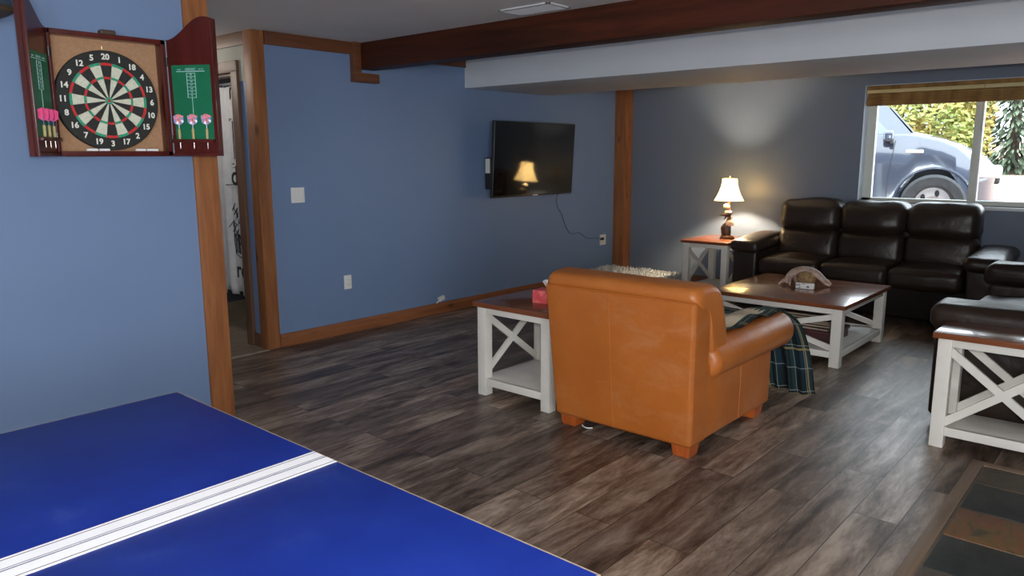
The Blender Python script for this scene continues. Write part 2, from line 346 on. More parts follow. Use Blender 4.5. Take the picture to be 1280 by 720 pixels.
def box(bm, x0, x1, y0, y1, z0, z1, bev=0, mi=0):
    if x0 > x1: x0, x1 = x1, x0
    if y0 > y1: y0, y1 = y1, y0
    if z0 > z1: z0, z1 = z1, z0
    r = bmesh.ops.create_cube(bm, size=1)
    vs = r['verts']
    for v in vs: v.co = Vector((x0 + (v.co.x + .5) * (x1 - x0), y0 + (v.co.y + .5) * (y1 - y0), z0 + (v.co.z + .5) * (z1 - z0)))
    fs = set(f for v in vs for f in v.link_faces)
    for f in fs: f.material_index = mi
    if bev:
        es = list(set(e for v in vs for e in v.link_edges))
        r2 = bmesh.ops.bevel(bm, geom=es, offset=bev, segments=2, affect='EDGES', profile=.6)
        for f in r2['faces']: f.material_index = mi
    return bm
def bar(bm, p0, p1, w, t, nrm, mi=0):
    """flat bar from p0 to p1, width w across, thickness t along nrm"""
    p0 = Vector(p0); p1 = Vector(p1); d = (p1 - p0).normalized(); n = Vector(nrm).normalized(); s = d.cross(n)
    vs = []
    for p in (p0, p1):
        for a, b in ((-1, -1), (1, -1), (1, 1), (-1, 1)): vs.append(bm.verts.new(p + s * (a * w / 2) + n * (b * t / 2)))
    fs = [(0, 1, 2, 3), (7, 6, 5, 4), (0, 4, 5, 1), (1, 5, 6, 2), (2, 6, 7, 3), (3, 7, 4, 0)]
    for f in fs: bm.faces.new([vs[i] for i in f]).material_index = mi
    return bm
def rbox(bm, x0, x1, y0, y1, z0, z1, r, puff=(0, 0, 0), n=6, M4=None, wrinkle=0, seed=0, mi=0):
    """cushion: box with round edges whose faces bulge by puff"""
    c = Vector(((x0 + x1) / 2, (y0 + y1) / 2, (z0 + z1) / 2)); h = Vector(((x1 - x0) / 2, (y1 - y0) / 2, (z1 - z0) / 2))
    r = min(r, h.x * .98, h.y * .98, h.z * .98)
    def samples(H):
        inner = H - r; t = [inner + r * math.tan(R(a)) for a in (15, 30, 45)]
        mid = [-inner + 2 * inner * i / n for i in range(n + 1)]
        return [-a for a in reversed(t)] + mid + t
    S = [samples(h[i]) for i in range(3)]
    grid = {}
    def V(p):
        k = tuple(round(a, 6) for a in p)
        if k not in grid:
            P = Vector(p); q = Vector([max(-(h[i] - r), min(h[i] - r, P[i])) for i in range(3)]); d = P - q
            u = [P[i] / h[i] for i in range(3)]
            if d.length > 1e-9: P = q + d.normalized() * r
            for i in range(3):
                j, l = (i + 1) % 3, (i + 2) % 3
                P[i] += puff[i] * (1 - u[j] ** 2) * (1 - u[l] ** 2) * (u[i] if abs(u[i]) < 1 else math.copysign(1, u[i]))
            if wrinkle:
                P += Vector([wrinkle * noise.noise((P + c) * 5 + Vector((seed + 9 * i, i, 0))) for i in range(3)])
            P = P + c
            if M4 is not None: P = M4 @ P
            grid[k] = bm.verts.new(P)
        return grid[k]
    for ax in range(3):
        a, b = (ax + 1) % 3, (ax + 2) % 3
        for s in (-1, 1):
            for i in range(len(S[a]) - 1):
                for j in range(len(S[b]) - 1):
                    q = []
                    for (ii, jj) in ((i, j), (i + 1, j), (i + 1, j + 1), (i, j + 1)):
                        p = [0, 0, 0]; p[ax] = s * h[ax]; p[a] = S[a][ii]; p[b] = S[b][jj]; q.append(V(p))
                    if s < 0: q.reverse()
                    bm.faces.new(q).material_index = mi
    return bm
def tube(bm, pts, rad, seg=10, cap=True, mi=0, squash=None):
    pts = [Vector(p) for p in pts]; n = len(pts)
    rads = rad if isinstance(rad, (list, tuple)) else [rad] * n
    up = Vector((0, 0, 1)); rings = []; prev = None
    for i, p in enumerate(pts):
        d = (pts[min(i + 1, n - 1)] - pts[max(i - 1, 0)]).normalized()
        if prev is None:
            a = up if abs(d.dot(up)) < .9 else Vector((1, 0, 0)); s = d.cross(a).normalized()
        else: s = (prev - d * prev.dot(d)).normalized()
        prev = s; t = d.cross(s)
        rings.append([bm.verts.new(p + (s * math.cos(2 * PI * k / seg) + t * math.sin(2 * PI * k / seg) * (squash or 1)) * rads[i]) for k in range(seg)])
    for a, b in zip(rings, rings[1:]):
        for k in range(seg): bm.faces.new((a[k], a[(k + 1) % seg], b[(k + 1) % seg], b[k])).material_index = mi
    if cap:
        bm.faces.new(list(reversed(rings[0]))).material_index = mi; bm.faces.new(rings[-1]).material_index = mi
    return bm
def lathe(bm, prof, cx=0, cy=0, seg=28, mi=0, axis='z', caps=False, M4=None):
    rings = []
    for (r, z) in prof:
        ring = []
        for k in range(seg):
            a = 2 * PI * k / seg; p = Vector((cx + r * math.cos(a), cy + r * math.sin(a), z))
            if M4 is not None: p = M4 @ p
            ring.append(bm.verts.new(p))
        rings.append(ring)
    for a, b in zip(rings, rings[1:]):
        for k in range(seg): bm.faces.new((a[k], a[(k + 1) % seg], b[(k + 1) % seg], b[k])).material_index = mi
    if caps:
        bm.faces.new(list(reversed(rings[0]))).material_index = mi; bm.faces.new(rings[-1]).material_index = mi
    return bm
def loft(bm, secs, cap=True, mi=0):
    rings = [[bm.verts.new(p) for p in s] for s in secs]; n = len(rings[0])
    for a, b in zip(rings, rings[1:]):
        for k in range(n): bm.faces.new((a[k], a[(k + 1) % n], b[(k + 1) % n], b[k])).material_index = mi
    if cap:
        bm.faces.new(list(reversed(rings[0]))).material_index = mi; bm.faces.new(rings[-1]).material_index = mi
    return bm
def round_extrude(bm, prof, a0, a1, r, f, seg=5, mi=0):
    """profile list (u,v) swept from a0 to a1 with rounded ends; f(u,v,a)->point"""
    cx = sum(p[0] for p in prof) / len(prof); cy = sum(p[1] for p in prof) / len(prof)
    size = min(max(p[0] for p in prof) - min(p[0] for p in prof), max(p[1] for p in prof) - min(p[1] for p in prof)) / 2
    st = []
    for i in range(seg + 1):
        t = PI / 2 * i / seg; st.append((a0 + r * (1 - math.sin(t)), 1 - (r / size) * (1 - math.cos(t)) if True else 1))
    st = [(a0 + r * (1 - math.cos(PI / 2 * i / seg)), r * (1 - math.sin(PI / 2 * i / seg))) for i in range(seg + 1)]
    en = [(a1 - (p - a0), ins) for p, ins in reversed(st)]
    secs = []
    for a, ins in st + en:
        k = 1 - ins / size if size > 0 else 1
        k = max(k, .05)
        secs.append([f(cx + (u - cx) * k, cy + (v - cy) * k, a) for u, v in prof])
    return loft(bm, secs, mi=mi)
def smooth_closed(pts, it=2):
    for _ in range(it):
        q = []
        for i in range(len(pts)):
            a = pts[i]; b = pts[(i + 1) % len(pts)]
            q.append((a[0] * .75 + b[0] * .25, a[1] * .75 + b[1] * .25)); q.append((a[0] * .25 + b[0] * .75, a[1] * .25 + b[1] * .75))
        pts = q
    return pts
def poly_extrude(bm, pts, y0, y1, f, mi=0):
    return loft(bm, [[f(u, v, y0) for u, v in pts], [f(u, v, y1) for u, v in pts]], mi=mi)
def copy_thing(o, loc, label=None, rotz=None, group=None):
    c = o.copy(); C.objects.link(c); c.location = loc
    if rotz is not None: c.rotation_euler = (0, 0, rotz)
    if label: c['label'] = label
    if group: c['group'] = group
    for ch in list(o.children):
        d = ch.copy(); C.objects.link(d); d.parent = c
        for g in list(ch.children):
            e = g.copy(); C.objects.link(e); e.parent = d
    return c
def text_bm(body, size, bold=.0, align='CENTER'):
    cu = bpy.data.curves.new('t', 'FONT'); cu.body = body; cu.size = size; cu.align_x = align; cu.align_y = 'CENTER'
    cu.extrude = .0004; cu.offset = bold; cu.resolution_u = 3
    o = bpy.data.objects.new('t', cu); C.objects.link(o)
    dg = bpy.context.evaluated_depsgraph_get(); me = bpy.data.meshes.new_from_object(o.evaluated_get(dg))
    bm = B(); bm.from_mesh(me); bpy.data.objects.remove(o); bpy.data.meshes.remove(me); bpy.data.curves.remove(cu)
    return bm

# ------------------------------------------------------------------ key dimensions
H = 2.404; W = 5.215; F = 8.0; D = 3.86          # ceiling, TV wall (y), far wall (x), dartboard wall (y)
XB, YB = -2.6, -3.4                               # room behind the camera

# ------------------------------------------------------------------ room shell
bm = B(); box(bm, XB, F, YB, W, -.08, 0); struct('floor', bm, M['floor'], smooth=False)
bm = B(); box(bm, 1.95, 3.12, W, 7.4, -.08, 0); box(bm, 3.12, 5.0, W + .1, 7.4, -.08, 0); struct('floor_hall', bm, M['hallfloor'], smooth=False)
bm = B(); box(bm, 2.04, 3.06, W - .02, W + .02, 0, .006, .002); struct('trim_threshold', bm, M['edge'])
bm = B(); box(bm, XB, F, YB, W, H, H + .1); box(bm, 1.9, 5.0, W, 7.4, H, H + .1); struct('ceiling', bm, M['ceil'], smooth=False)
bm = B(); box(bm, XB, 1.92, D, D + .12, 0, H); struct('wall_left', bm, M['wall'], smooth=False)
bm = B(); box(bm, 1.92, 2.02, D + .12, 7.4, 0, H); struct('wall_hall_left', bm, M['wall'], smooth=False)
bm = B(); box(bm, 3.167, F, W, W + .1, 0, H); struct('wall_back', bm, M['wall'], smooth=False)
# hall wall (faces the corridor) with the doorway in it
bm = B(); box(bm, 3.09, 3.17, W + .1, 5.50, 0, 2.2); box(bm, 3.09, 3.17, 6.36, 7.4, 0, 2.2); struct('wall_hall_right', bm, M['wall'], smooth=False)
bm = B(); box(bm, 3.085, 3.17, W + .1, 7.4, 2.2, 2.31); box(bm, 3.083, 3.09, W + .11, 5.43, 2.05, 2.2); struct('wall_hall_header', bm, M['pale'], smooth=False)  # upper hall wall and strip beside the casing, paler beige than the blue
bm = B(); box(bm, 1.95, 3.17, 7.3, 7.4, 0, H); struct('wall_hall_end', bm, M['wall'], smooth=False)
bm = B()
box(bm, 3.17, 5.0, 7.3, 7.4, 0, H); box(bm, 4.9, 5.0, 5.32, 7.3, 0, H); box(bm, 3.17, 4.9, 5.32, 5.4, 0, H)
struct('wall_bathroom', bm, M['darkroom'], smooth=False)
# far wall with window hole
wy0, wy1, wz0, wz1 = .47, 2.41, 1.02, 2.15
bm = B(); T = .20
box(bm, F, F + T, wy1, W + .1, 0, H); box(bm, F, F + T, YB, wy0, 0, H)
box(bm, F, F + T, wy0, wy1, 0, wz0); box(bm, F, F + T, wy0, wy1, wz1, H)
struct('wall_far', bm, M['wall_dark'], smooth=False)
bm = B()
box(bm, XB - .1, XB, YB, D + .12, 0, H); struct('wall_near', bm, M['wall'], smooth=False)
bm = B(); box(bm, XB, F, YB - .1, YB, 0, H); struct('wall_right', bm, M['wall'], smooth=False)

# soffit, beam, posts, trim
bm = B(); box(bm, 5.28, 6.50, YB, W, 2.12, H, .004); struct('ceiling_soffit', bm, M['soffit'])
bm = B(); box(bm, 4.03, 4.20, YB, W, 2.195, H, .006); struct('trim_beam', bm, M['beam'])
bm = B(); box(bm, 3.95, 4.03, W - .05, W, 2.165, H, .003); box(bm, 3.95, 4.215, W - .05, W, 2.09, 2.165, .003); struct('trim_beam_bracket', bm, M['post_x'])
bm = B(); box(bm, 1.90, 2.03, D - .014, D + .13, 0, H, .005); struct('trim_post_left', bm, M['post'])
bm = B(); box(bm, 3.058, 3.170, W - .012, W + .10, 0, H, .012); struct('trim_post_hall', bm, M['post'])
bm = B(); box(bm, 7.85, F, W - .16, W, 0, H, .006); struct('trim_post_corner', bm, M['post'])
bm = B(); box(bm, 3.17, 3.95, W - .022, W, 2.308, H, .002); box(bm, 4.2, 5.28, W - .022, W, 2.308, H, .002); struct('trim_ceiling_back', bm, M['post_x'])
bm = B(); box(bm, 3.07, 3.09, W + .1, 7.3, 2.308, H, .002); struct('trim_ceiling_hall', bm, M['post_y'])
bm = B(); box(bm, 3.17, 7.85, W - .016, W, 0, .105, .003); struct('baseboard_back', bm, M['base_x'])
bm = B(); box(bm, F - .016, F, YB, W - .16, 0, .105, .003); struct('baseboard_far', bm, M['post_y'])
bm = B(); box(bm, XB, 1.90, D - .016, D, 0, .105, .003); struct('baseboard_left', bm, M['base_x'])
bm = B(); box(bm, 3.072, 3.09, W + .1, 5.43, 0, .105, .003); struct('baseboard_hall', bm, M['hallpost'])
# doorway casing in the hall
bm = B()
box(bm, 3.06, 3.09, 5.43, 5.52, 0, 2.13, .003); box(bm, 3.06, 3.09, 6.34, 6.43, 0, 2.13, .003); box(bm, 3.06, 3.09, 5.43, 6.43, 2.12, 2.205, .003)
box(bm, 3.09, 3.18, 5.50, 5.53, 0, 2.12); box(bm, 3.09, 3.18, 6.33, 6.36, 0, 2.12); box(bm, 3.09, 3.18, 5.50, 6.36, 2.10, 2.2)
struct('door_1', bm, M['hallpost'])

# hanging curtain in the doorway with black drawing
cur = thing('shower_curtain', 'white curtain with black line drawings hanging in the hall doorway', 'curtain', (3.20, 5.9, .34))
bm = B(); ny, nz = 60, 30; rows = []
def cx_(y): return 3.20 + .012 * math.sin(y * 26) + .006 * math.sin(y * 61)
for j in range(nz + 1):
    row = []
    for i in range(ny + 1):
        y = 5.545 + (6.31 - 5.545) * i / ny
        z0 = .35 + .03 * (int((y - 5.5) / .09) % 2) - .02 * (y - 5.6)
        row.append(bm.verts.new((cx_(y), y, z0 + (2.04 - z0) * j / nz)))
    rows.append(row)
for a, b in zip(rows, rows[1:]):
    for i in range(ny): bm.faces.new((a[i], a[i + 1], b[i + 1], b[i]))
sheet = finish('curtain_sheet', bm, M['curtain'], cur); so = sheet.modifiers.new('s', 'SOLIDIFY'); so.thickness = .003
def mark(name, strokes, rad=.0035):
    bm = B()
    for s in strokes:
        tube(bm, [(cx_(y) - .006, y, z) for y, z in s], rad, 6)
    finish(name, bm, M['ink'], cur)
mark('drawn_hook', [[(5.74, 2.03), (5.755, 2.00), (5.75, 1.96), (5.765, 1.94)]], .006)
mark('drawn_frame', [[(5.70, 1.78), (5.83, 1.79), (5.83, 1.77)], [(5.72, 1.77), (5.715, 1.45)], [(5.745, 1.77), (5.745, 1.47)], [(5.70, 1.44), (5.83, 1.43)], [(5.70, 1.41), (5.82, 1.40)]], .003)
def ctext(s, y, z, size, name):
    bm = text_bm(s, size, .004)
    m = Matrix.Translation((3.178, y, z)) @ Matrix(((0, 0, -1, 0), (-1, 0, 0, 0), (0, 1, 0, 0), (0, 0, 0, 1)))
    bmesh.ops.transform(bm, matrix=m, verts=bm.verts); finish(name, bm, M['ink'], cur, smooth=False)
ctext('d', 5.765, 1.33, .22, 'printed_letter'); ctext('re', 5.75, .56, .19, 'printed_letter')
mark('drawn_underline', [[(5.68, 1.27), (5.93, 1.26)]], .004)
random.seed(3)
st = []
for k in range(9):
    y = 5.70 + .035 * (k % 5); z = .74 + .035 * k
    st.append([(y, z), (y + .05, z + .05), (y + .02, z + .09), (y + .09, z + .03)])
for k in range(7): st.append([(5.72 + .02 * k, .70), (5.74 + .02 * k, .86)])
st.append([(5.70, .70), (5.69, .80), (5.72, .92), (5.86, .95), (5.89, .82), (5.86, .69), (5.74, .67), (5.70, .70)])
mark('drawn_sketch', st, .0035)
bm = B(); tube(bm, [(3.20, 5.53, 2.06), (3.20, 6.33, 2.06)], .012, 12); finish('curtain_rod', bm, M['metal'], cur)
for k in range(8):
    bm = B(); lathe(bm, [(.016, -.002), (.02, 0), (.016, .002), (.016, -.002)], 0, 0, 12, M4=Matrix.Translation((3.20, 5.57 + k * .1, 2.055)) @ Matrix.Rotation(PI / 2, 4, 'X')); finish('curtain_ring', bm, M['metal'], cur)


# ceiling vent
vt = thing('ceiling_vent', 'white rectangular air vent in the ceiling above the room', 'vent', (3.848, 3.18, H - .006))
bm = B()
for a in ((3.735, 3.96, 2.975, 3.0), (3.735, 3.96, 3.36, 3.385), (3.735, 3.76, 2.975, 3.385), (3.935, 3.96, 2.975, 3.385), (3.76, 3.935, 3.172, 3.186)): box(bm, a[0], a[1], a[2], a[3], H - .010, H, .002)
finish('vent_frame', bm, M['vent'], vt)
bm = B(); box(bm, 3.75, 3.95, 2.99, 3.37, H - .003, H); finish('vent_backing', bm, M['ventd'], vt)
bm = B()
for k in range(11): bar(bm, (3.768 + k * .016, 2.99, H - .007), (3.768 + k * .016, 3.37, H - .007), .012, .0015, (.6, 0, .8))
finish('vent_slats', bm, M['vent'], vt)

# slate hearth
bm = B(); box(bm, 2.0, 4.155, .562, .615, 0, .012, .002); box(bm, 4.10, 4.155, -.6, .562, 0, .012, .002); struct('trim_hearth', bm, wood('hearth_trim', (.13, .085, .052), (.23, .155, .10), 'x', knots=False))
bm = B(); box(bm, 1.98, 4.10, -.62, .562, 0, .006, mi=3)
xs = [4.10, 3.855, 3.535, 3.225, 2.91, 2.6, 2.29, 1.99]; kinds = [1, 0, 2, 0, 1, 2, 0]
for i in range(7):
    for j in range(4):
        k = kinds[i] if j == 0 else kinds[(i + 2 * j) % 7]
        box(bm, xs[i + 1] + .006, xs[i] - .006, .555 - .31 * (j + 1) + .006, .555 - .31 * j - .004, 0, .010, .002, mi=k)
struct('floor_slate', bm, [M['slate_d'], M['slate_b'], M['slate_r'], M['grout']])

# ------------------------------------------------------------------ window
def winpart(nm, boxes, mat, par=None):
    bm = B()
    for b in boxes: box(bm, *b, .003)
    o = struct(nm, bm, mat, parent=par); return o
wx0, wx1 = F + .125, F + .185
my = 1.44
wf = winpart('window_1', [(wx0, wx1, wy1 - .085, wy1, wz0, wz1), (wx0, wx1, wy0, wy0 + .085, wz0, wz1), (wx0, wx1, wy0, wy1, wz1 - .05, wz1), (wx0, wx1, wy0, wy1, wz0, wz0 + .045),
                          (wx0 - .012, wx1, my - .035, my + .035, wz0, wz1)], M['winframe'])
bm = B(); box(bm, wx0 + .02, wx0 + .026, my, wy1 - .04, wz0 + .03, wz1 - .04); box(bm, wx0 + .02, wx0 + .026, wy0 + .04, my, wz0 + .03, wz1 - .04)
g = finish('glass', bm, M['glassn'], wf, smooth=False)
bm = B(); box(bm, F - .001, wx0, wy1 - .004, wy1 + .0, wz0, wz1); box(bm, F - .001, wx0, wy0, wy0 + .004, wz0, wz1); box(bm, F - .001, wx0, wy0, wy1, wz1 - .004, wz1)
struct('trim_window_reveal', bm, M['reveal'], smooth=False)
bm = B(); box(bm, F - .03, wx0, wy0 - .03, wy1 + .03, wz0 - .03, wz0, .004); struct('trim_window_sill', bm, M['sill'])
# bamboo shade rolled up
bl = thing('bamboo_blind', 'woven bamboo roman blind pulled up at the top of the window', 'blind', (F + .04, (wy0 + wy1) / 2, 1.955))
y0, y1 = wy0 + .02, wy1 - .015
bm = B()
for k in range(5): rbox(bm, F + .004 + .006 * k, F + .045 + .006 * k, y0, y1, 1.955 + .022 * k, 1.985 + .022 * k, .012, n=2)
finish('folded_weave', bm, M['bamboo'], bl)
bm = B(); box(bm, F + .002, F + .03, y0, y1, 2.072, 2.105, .003); finish('bamboo_slat', bm, M['bamboo_pale'], bl)
bm = B(); box(bm, F + .02, F + .06, y0, y1, 2.105, 2.148, .003); finish('head_rail', bm, M['bamboo'], bl)
bm = B(); tube(bm, [(F + .0, 1.40, 2.11), (F - .002, 1.40, 1.70)], .002, 6); finish('pull_cord', bm, M['bamboo'], bl)

# ------------------------------------------------------------------ wall plates
def plate(label, x, z, w, h, kind):
    t = thing('wall_outlet' if kind != 'switch' else 'light_switch', label, 'outlet' if kind != 'switch' else 'switch', (x, W, z - h / 2))
    bm = B(); rbox(bm, x - w / 2, x + w / 2, W - .010, W + .002, z - h / 2, z + h / 2, .004, n=1); finish('cover_plate', bm, M['plastic_w'], t)
    if kind == 'switch':
        for s in (-1, 1):
            bm = B(); box(bm, x + s * .023 - .016, x + s * .023 + .016, W - .014, W - .009, z - .035, z + .035, .002); finish('rocker', bm, M['plastic_w'], t)
    else:
        for s in (-1, 1):
            bm = B(); rbox(bm, x - .017, x + .017, W - .013, W - .009, z + s * .02 - .014, z + s * .02 + .014, .003, n=1); so_ = finish('socket', bm, M['plastic_w'], t)
            bm = B()
            for q in (-1, 1): box(bm, x + q * .006 - .001, x + q * .006 + .001, W - .0138, W - .0128, z + s * .02 - .005, z + s * .02 + .005)
            finish('slot', bm, M['plastic_g'], so_)
    return t
plate('white double light switch plate beside the hall post', 3.328 * 1.02, 1.19, .12, .12, 'switch')
plate('white duplex outlet low on the wall below the light switch', 3.838, .44, .075, .118, 'outlet')
p3 = plate('white duplex outlet beside the corner post with the television cord', 7.63, .475, .12, .125, 'outlet')
bm = B(); rbox(bm, 7.56, 7.62, W - .035, W - .012, .475, .505, .006, n=1); finish('plug', bm, M['black'], p3)
t = thing('cable_jack', 'small white cable jack just above the baseboard', 'outlet', (4.91, W, .12))
bm = B(); rbox(bm, 4.875, 4.945, W - .03, W, .125, .165, .004, n=1, M4=Matrix.Translation((4.91, W, .145)) @ Matrix.Rotation(R(-14), 4, 'Y') @ Matrix.Translation((-4.91, -W, -.145))); finish('jack_body', bm, M['plastic_w'], t)
bm = B(); tube(bm, [(4.88, W - .02, .13), (4.86, W - .02, .118), (4.85, W - .012, .106)], .006, 8); finish('jack_lead', bm, M['plastic_w'], t)

# ------------------------------------------------------------------ television
tv = thing('television', 'black flat television hung on the blue back wall', 'television', (6.09, 5.0, 1.08))
tx0, tx1, tz0, tz1, ty = 5.445, 6.735, 1.078, 1.822, 5.0
TVM = Matrix.Translation((6.09, ty, 1.45)) @ Matrix.Rotation(R(3.2), 4, 'X') @ Matrix.Translation((-6.09, -ty, -1.45))
def tvt(bm): bmesh.ops.transform(bm, matrix=TVM, verts=bm.verts); return bm
bm = B(); rbox(bm, tx0, tx1, ty, ty + .035, tz0, tz1, .008, n=2); finish('housing', tvt(bm), M['black'], tv)
bm = B(); box(bm, tx0 + .012, tx1 - .012, ty - .0015, ty + .002, tz0 + .02, tz1 - .012); finish('screen', tvt(bm), M['screen'], tv, smooth=False)
bm = B(); rbox(bm, tx0 + .2, tx1 - .2, ty + .03, ty + .075, tz0 + .08, tz1 - .25, .015, n=2); finish('rear_bulge', tvt(bm), M['black'], tv)
bm = B(); box(bm, 6.0, 6.18, ty + .07, W - .004, 1.38, 1.44, .004); box(bm, 5.98, 6.2, W - .02, W - .001, 1.25, 1.6, .003); finish('wall_bracket', bm, M['black'], tv)
bm = B(); box(bm, 6.06, 6.14, ty - .003, ty, tz0 + .004, tz0 + .014); finish('badge', tvt(bm), M['wire'], tv)
bm = B(); rbox(bm, 5.50, 5.535, 5.09, 5.17, 1.16, 1.47, .01, n=2); box(bm, 5.52, 5.75, 5.07, 5.10, 1.28, 1.31); tm = finish('side_box', bm, M['black'], tv)
bm = B(); box(bm, 5.4985, 5.503, 5.10, 5.16, 1.32, 1.46, .001); finish('side_panel', bm, M['winframe'], tm)
bm = B()
cp = [(6.62, 5.06, 1.12), (6.66, 5.17, 1.04), (6.72, W - .008, .93), (6.80, W - .008, .84), (6.86, W - .006, .73), (6.93, W - .008, .63), (7.02, W - .006, .595), (7.14, W - .008, .60), (7.28, W - .008, .53), (7.42, W - .012, .51), (7.56, W - .03, .495)]
def cr(pts, n=6):
    out = []; P = [Vector(p) for p in pts]; P = [P[0]] + P + [P[-1]]
    for i in range(1, len(P) - 2):
        for k in range(n):
            t = k / n; a, b, c, d = P[i - 1:i + 3]
            out.append(.5 * ((2 * b) + (c - a) * t + (2 * a - 5 * b + 4 * c - d) * t * t + (3 * b - a - 3 * c + d) * t ** 3))
    out.append(P[-2]); return out
tube(bm, cr(cp), .005, 8); solo('power_cord', bm, M['cord'], 'thin grey cord hanging from the television to the outlet', 'cord')

# ------------------------------------------------------------------ dart cabinet
YF = 3.78
cab = thing('dartboard_cabinet', 'open mahogany dartboard cabinet on the left blue wall', 'cabinet', (1.507, D, 1.497))
x0, x1, z0, z1 = 1.250, 1.765, 1.497, 2.05
bm = B(); box(bm, x0, x1, D - .02, D, z0, z1); finish('back_panel', bm, M['cork'], cab)
bm = B()
box(bm, x0, x0 + .012, YF, D - .02, z0, z1, .002); box(bm, x1 - .022, x1, YF, D - .02, z0, z1, .002); box(bm, x0, x1, YF, D - .02, z1 - .022, z1, .002); box(bm, x0, x1, YF, D - .02, z0, z0 + .024, .002)
finish('cabinet_frame', bm, M['mahog'], cab)
bm = B(); rbox(bm, 1.47, 1.54, YF - .008, YF + .03, z1 - .004, z1 + .018, .008, n=1); finish('latch', bm, M['speakerb'], cab)
DW = .257
def door(side):
    ang = R(-59) if side > 0 else R(53)
    hx = x1 + .004 if side > 0 else x0 - .004
    Mt = Matrix.Translation((hx, YF, 0)) @ Matrix.Rotation(ang, 4, 'Z')
    s = 1 if side > 0 else -1
    top = []
    for i in range(17):
        u = i / 16
        z = 2.05 + .105 * (.5 - .5 * math.cos(PI * min(1, u / .78))) - (.012 * max(0, (u - .78) / .22) ** 2)
        top.append((u * DW, z))
    prof = [(0, z0), (DW, z0)] + list(reversed(top))
    bm = B(); poly_extrude(bm, [(s * u, v) for u, v in prof], 0, .02, lambda u, v, a: Mt @ Vector((u, a, v)))
    d = finish('cabinet_door', bm, M['mahog'], cab)
    bm = B()   # raised rim of the door
    box(bm, s * (DW - .014), s * DW, -.018, 0, z0, 2.13, .002); box(bm, 0, s * DW, -.016, 0, z0, z0 + .014, .002)
    bmesh.ops.transform(bm, matrix=Mt, verts=bm.verts); finish('door_rim', bm, M['mahog'], d)
    bm = B(); box(bm, s * .022, s * .226, -.003, 0, 1.575, 1.932); bmesh.ops.transform(bm, matrix=Mt, verts=bm.verts); sb = finish('scoreboard', bm, M['felt'], d, smooth=False)
    # printed score grid, mirrored text is avoided by writing along the reader's left-to-right
    bm = B(); cxm = s * .124; P = lambda a, b, c, e: box(bm, a, b, -.0045, -.003, c, e)
    P(cxm - .075, cxm + .075, 1.900, 1.9035)
    for k in range(8): P(cxm - .022, cxm + .022, 1.777 + k * .0165, 1.779 + k * .0165)
    for q in (-.022, .022): P(cxm + q - .0012, cxm + q + .0012, 1.777, 1.8925)
    P(cxm - .001, cxm + .001, 1.665, 1.777)
    bmesh.ops.transform(bm, matrix=Mt, verts=bm.verts)
    finish('printed_grid', bm, M['chalkp'], d, smooth=False)
    Tm = Mt @ Matrix(((1, 0, 0, 0), (0, 0, 1, -.0045), (0, 1, 0, 0), (0, 0, 0, 1)))
    def dtext(body, u, z, size):
        b = text_bm(body, size); bmesh.ops.transform(b, matrix=Mt @ Matrix.Translation((u, -.0045, z)) @ Matrix.Rotation(PI / 2, 4, 'X'), verts=b.verts)
        finish('printed_text', b, M['chalkp'], d, smooth=False)
    dtext('CRICKET', cxm, 1.9115, .014); dtext('HOME', cxm - .06, 1.911, .007); dtext('VISITORS', cxm + .056, 1.911, .007)
    for k, tx in enumerate(('20', '19', '18', '17', '16', '15', 'B')): dtext(tx, cxm, 1.886 - .0165 * k, .013)
    # dart holder shelf
    bm = B(); box(bm, s * .015, s * .235, -.030, 0, 1.562, 1.578, .002); bmesh.ops.transform(bm, matrix=Mt, verts=bm.verts); finish('dart_holder', bm, M['mahog'], d)
    for zz in (1.58, 1.95):
        bm = B(); tube(bm, [Mt @ Vector((0, -.004, zz - .02)), Mt @ Vector((0, -.004, zz + .02))], .006, 10); box(bm, hx - .012, hx + .012, YF - .003, YF + .001, zz - .018, zz + .018)
        finish('hinge', bm, M['black'], cab)
    if side > 0:
        bm = B(); tube(bm, [(hx, YF - .001, z0), (hx, YF - .001, 2.045)], .0018, 8); finish('hinge_rod', bm, M['metalm'], cab)
    return Mt, s
def dart(Mt, u, label, flights, grp):
    base = Mt @ Vector((u, -.018, 1.535))
    t = thing('dart', label, 'dart', base, 0, grp)
    bm = B(); lathe(bm, [(.0004, 1.533), (.0012, 1.548), (.0012, 1.580)], base.x, base.y, 8); finish('tip', bm, M['wire'], t)
    bm = B(); prof = [(.001, 1.578)]
    for k in range(8): prof += [(.0072, 1.581 + k * .006), (.0062, 1.584 + k * .006)]
    prof += [(.002, 1.63)]; lathe(bm, prof, base.x, base.y, 12); finish('barrel', bm, M['brass'], t)
    bm = B(); lathe(bm, [(.0022, 1.628), (.0022, 1.665)], base.x, base.y, 8); finish('shaft', bm, M['flagblue'] if flights[0] is M['pink'] else M['flagwhite'], t)
    shp = [(.001, 1.645), (.021, 1.658), (.023, 1.690), (.001, 1.700)]
    for k in range(4):
        a = k * PI / 2 + R(35) + Mt.to_euler().z
        bm = B(); dr = Vector((math.cos(a), math.sin(a), 0)); nn = Vector((-dr.y, dr.x, 0)) * .0005
        vs = [[bm.verts.new(Vector((base.x, base.y, 0)) + dr * r_ + Vector((0, 0, z_)) + nn * sg) for r_, z_ in shp] for sg in (-1, 1)]
        bm.faces.new(vs[0]); bm.faces.new(list(reversed(vs[1])))
        for i in range(4): bm.faces.new((vs[0][i], vs[0][(i + 1) % 4], vs[1][(i + 1) % 4], vs[1][i]))
        finish('flight', bm, flights[k % len(flights)], t, smooth=False)
Mt, s = door(-1)
for u, nm in ((.070, 'nearest the dartboard'), (.125, 'in the middle of three'), (.180, 'nearest the outer edge')):
    dart(Mt, -u, 'pink-flighted brass dart on the left cabinet door, ' + nm, [M['pink']], 'pink darts on the left cabinet door')
Mt, s = door(1)
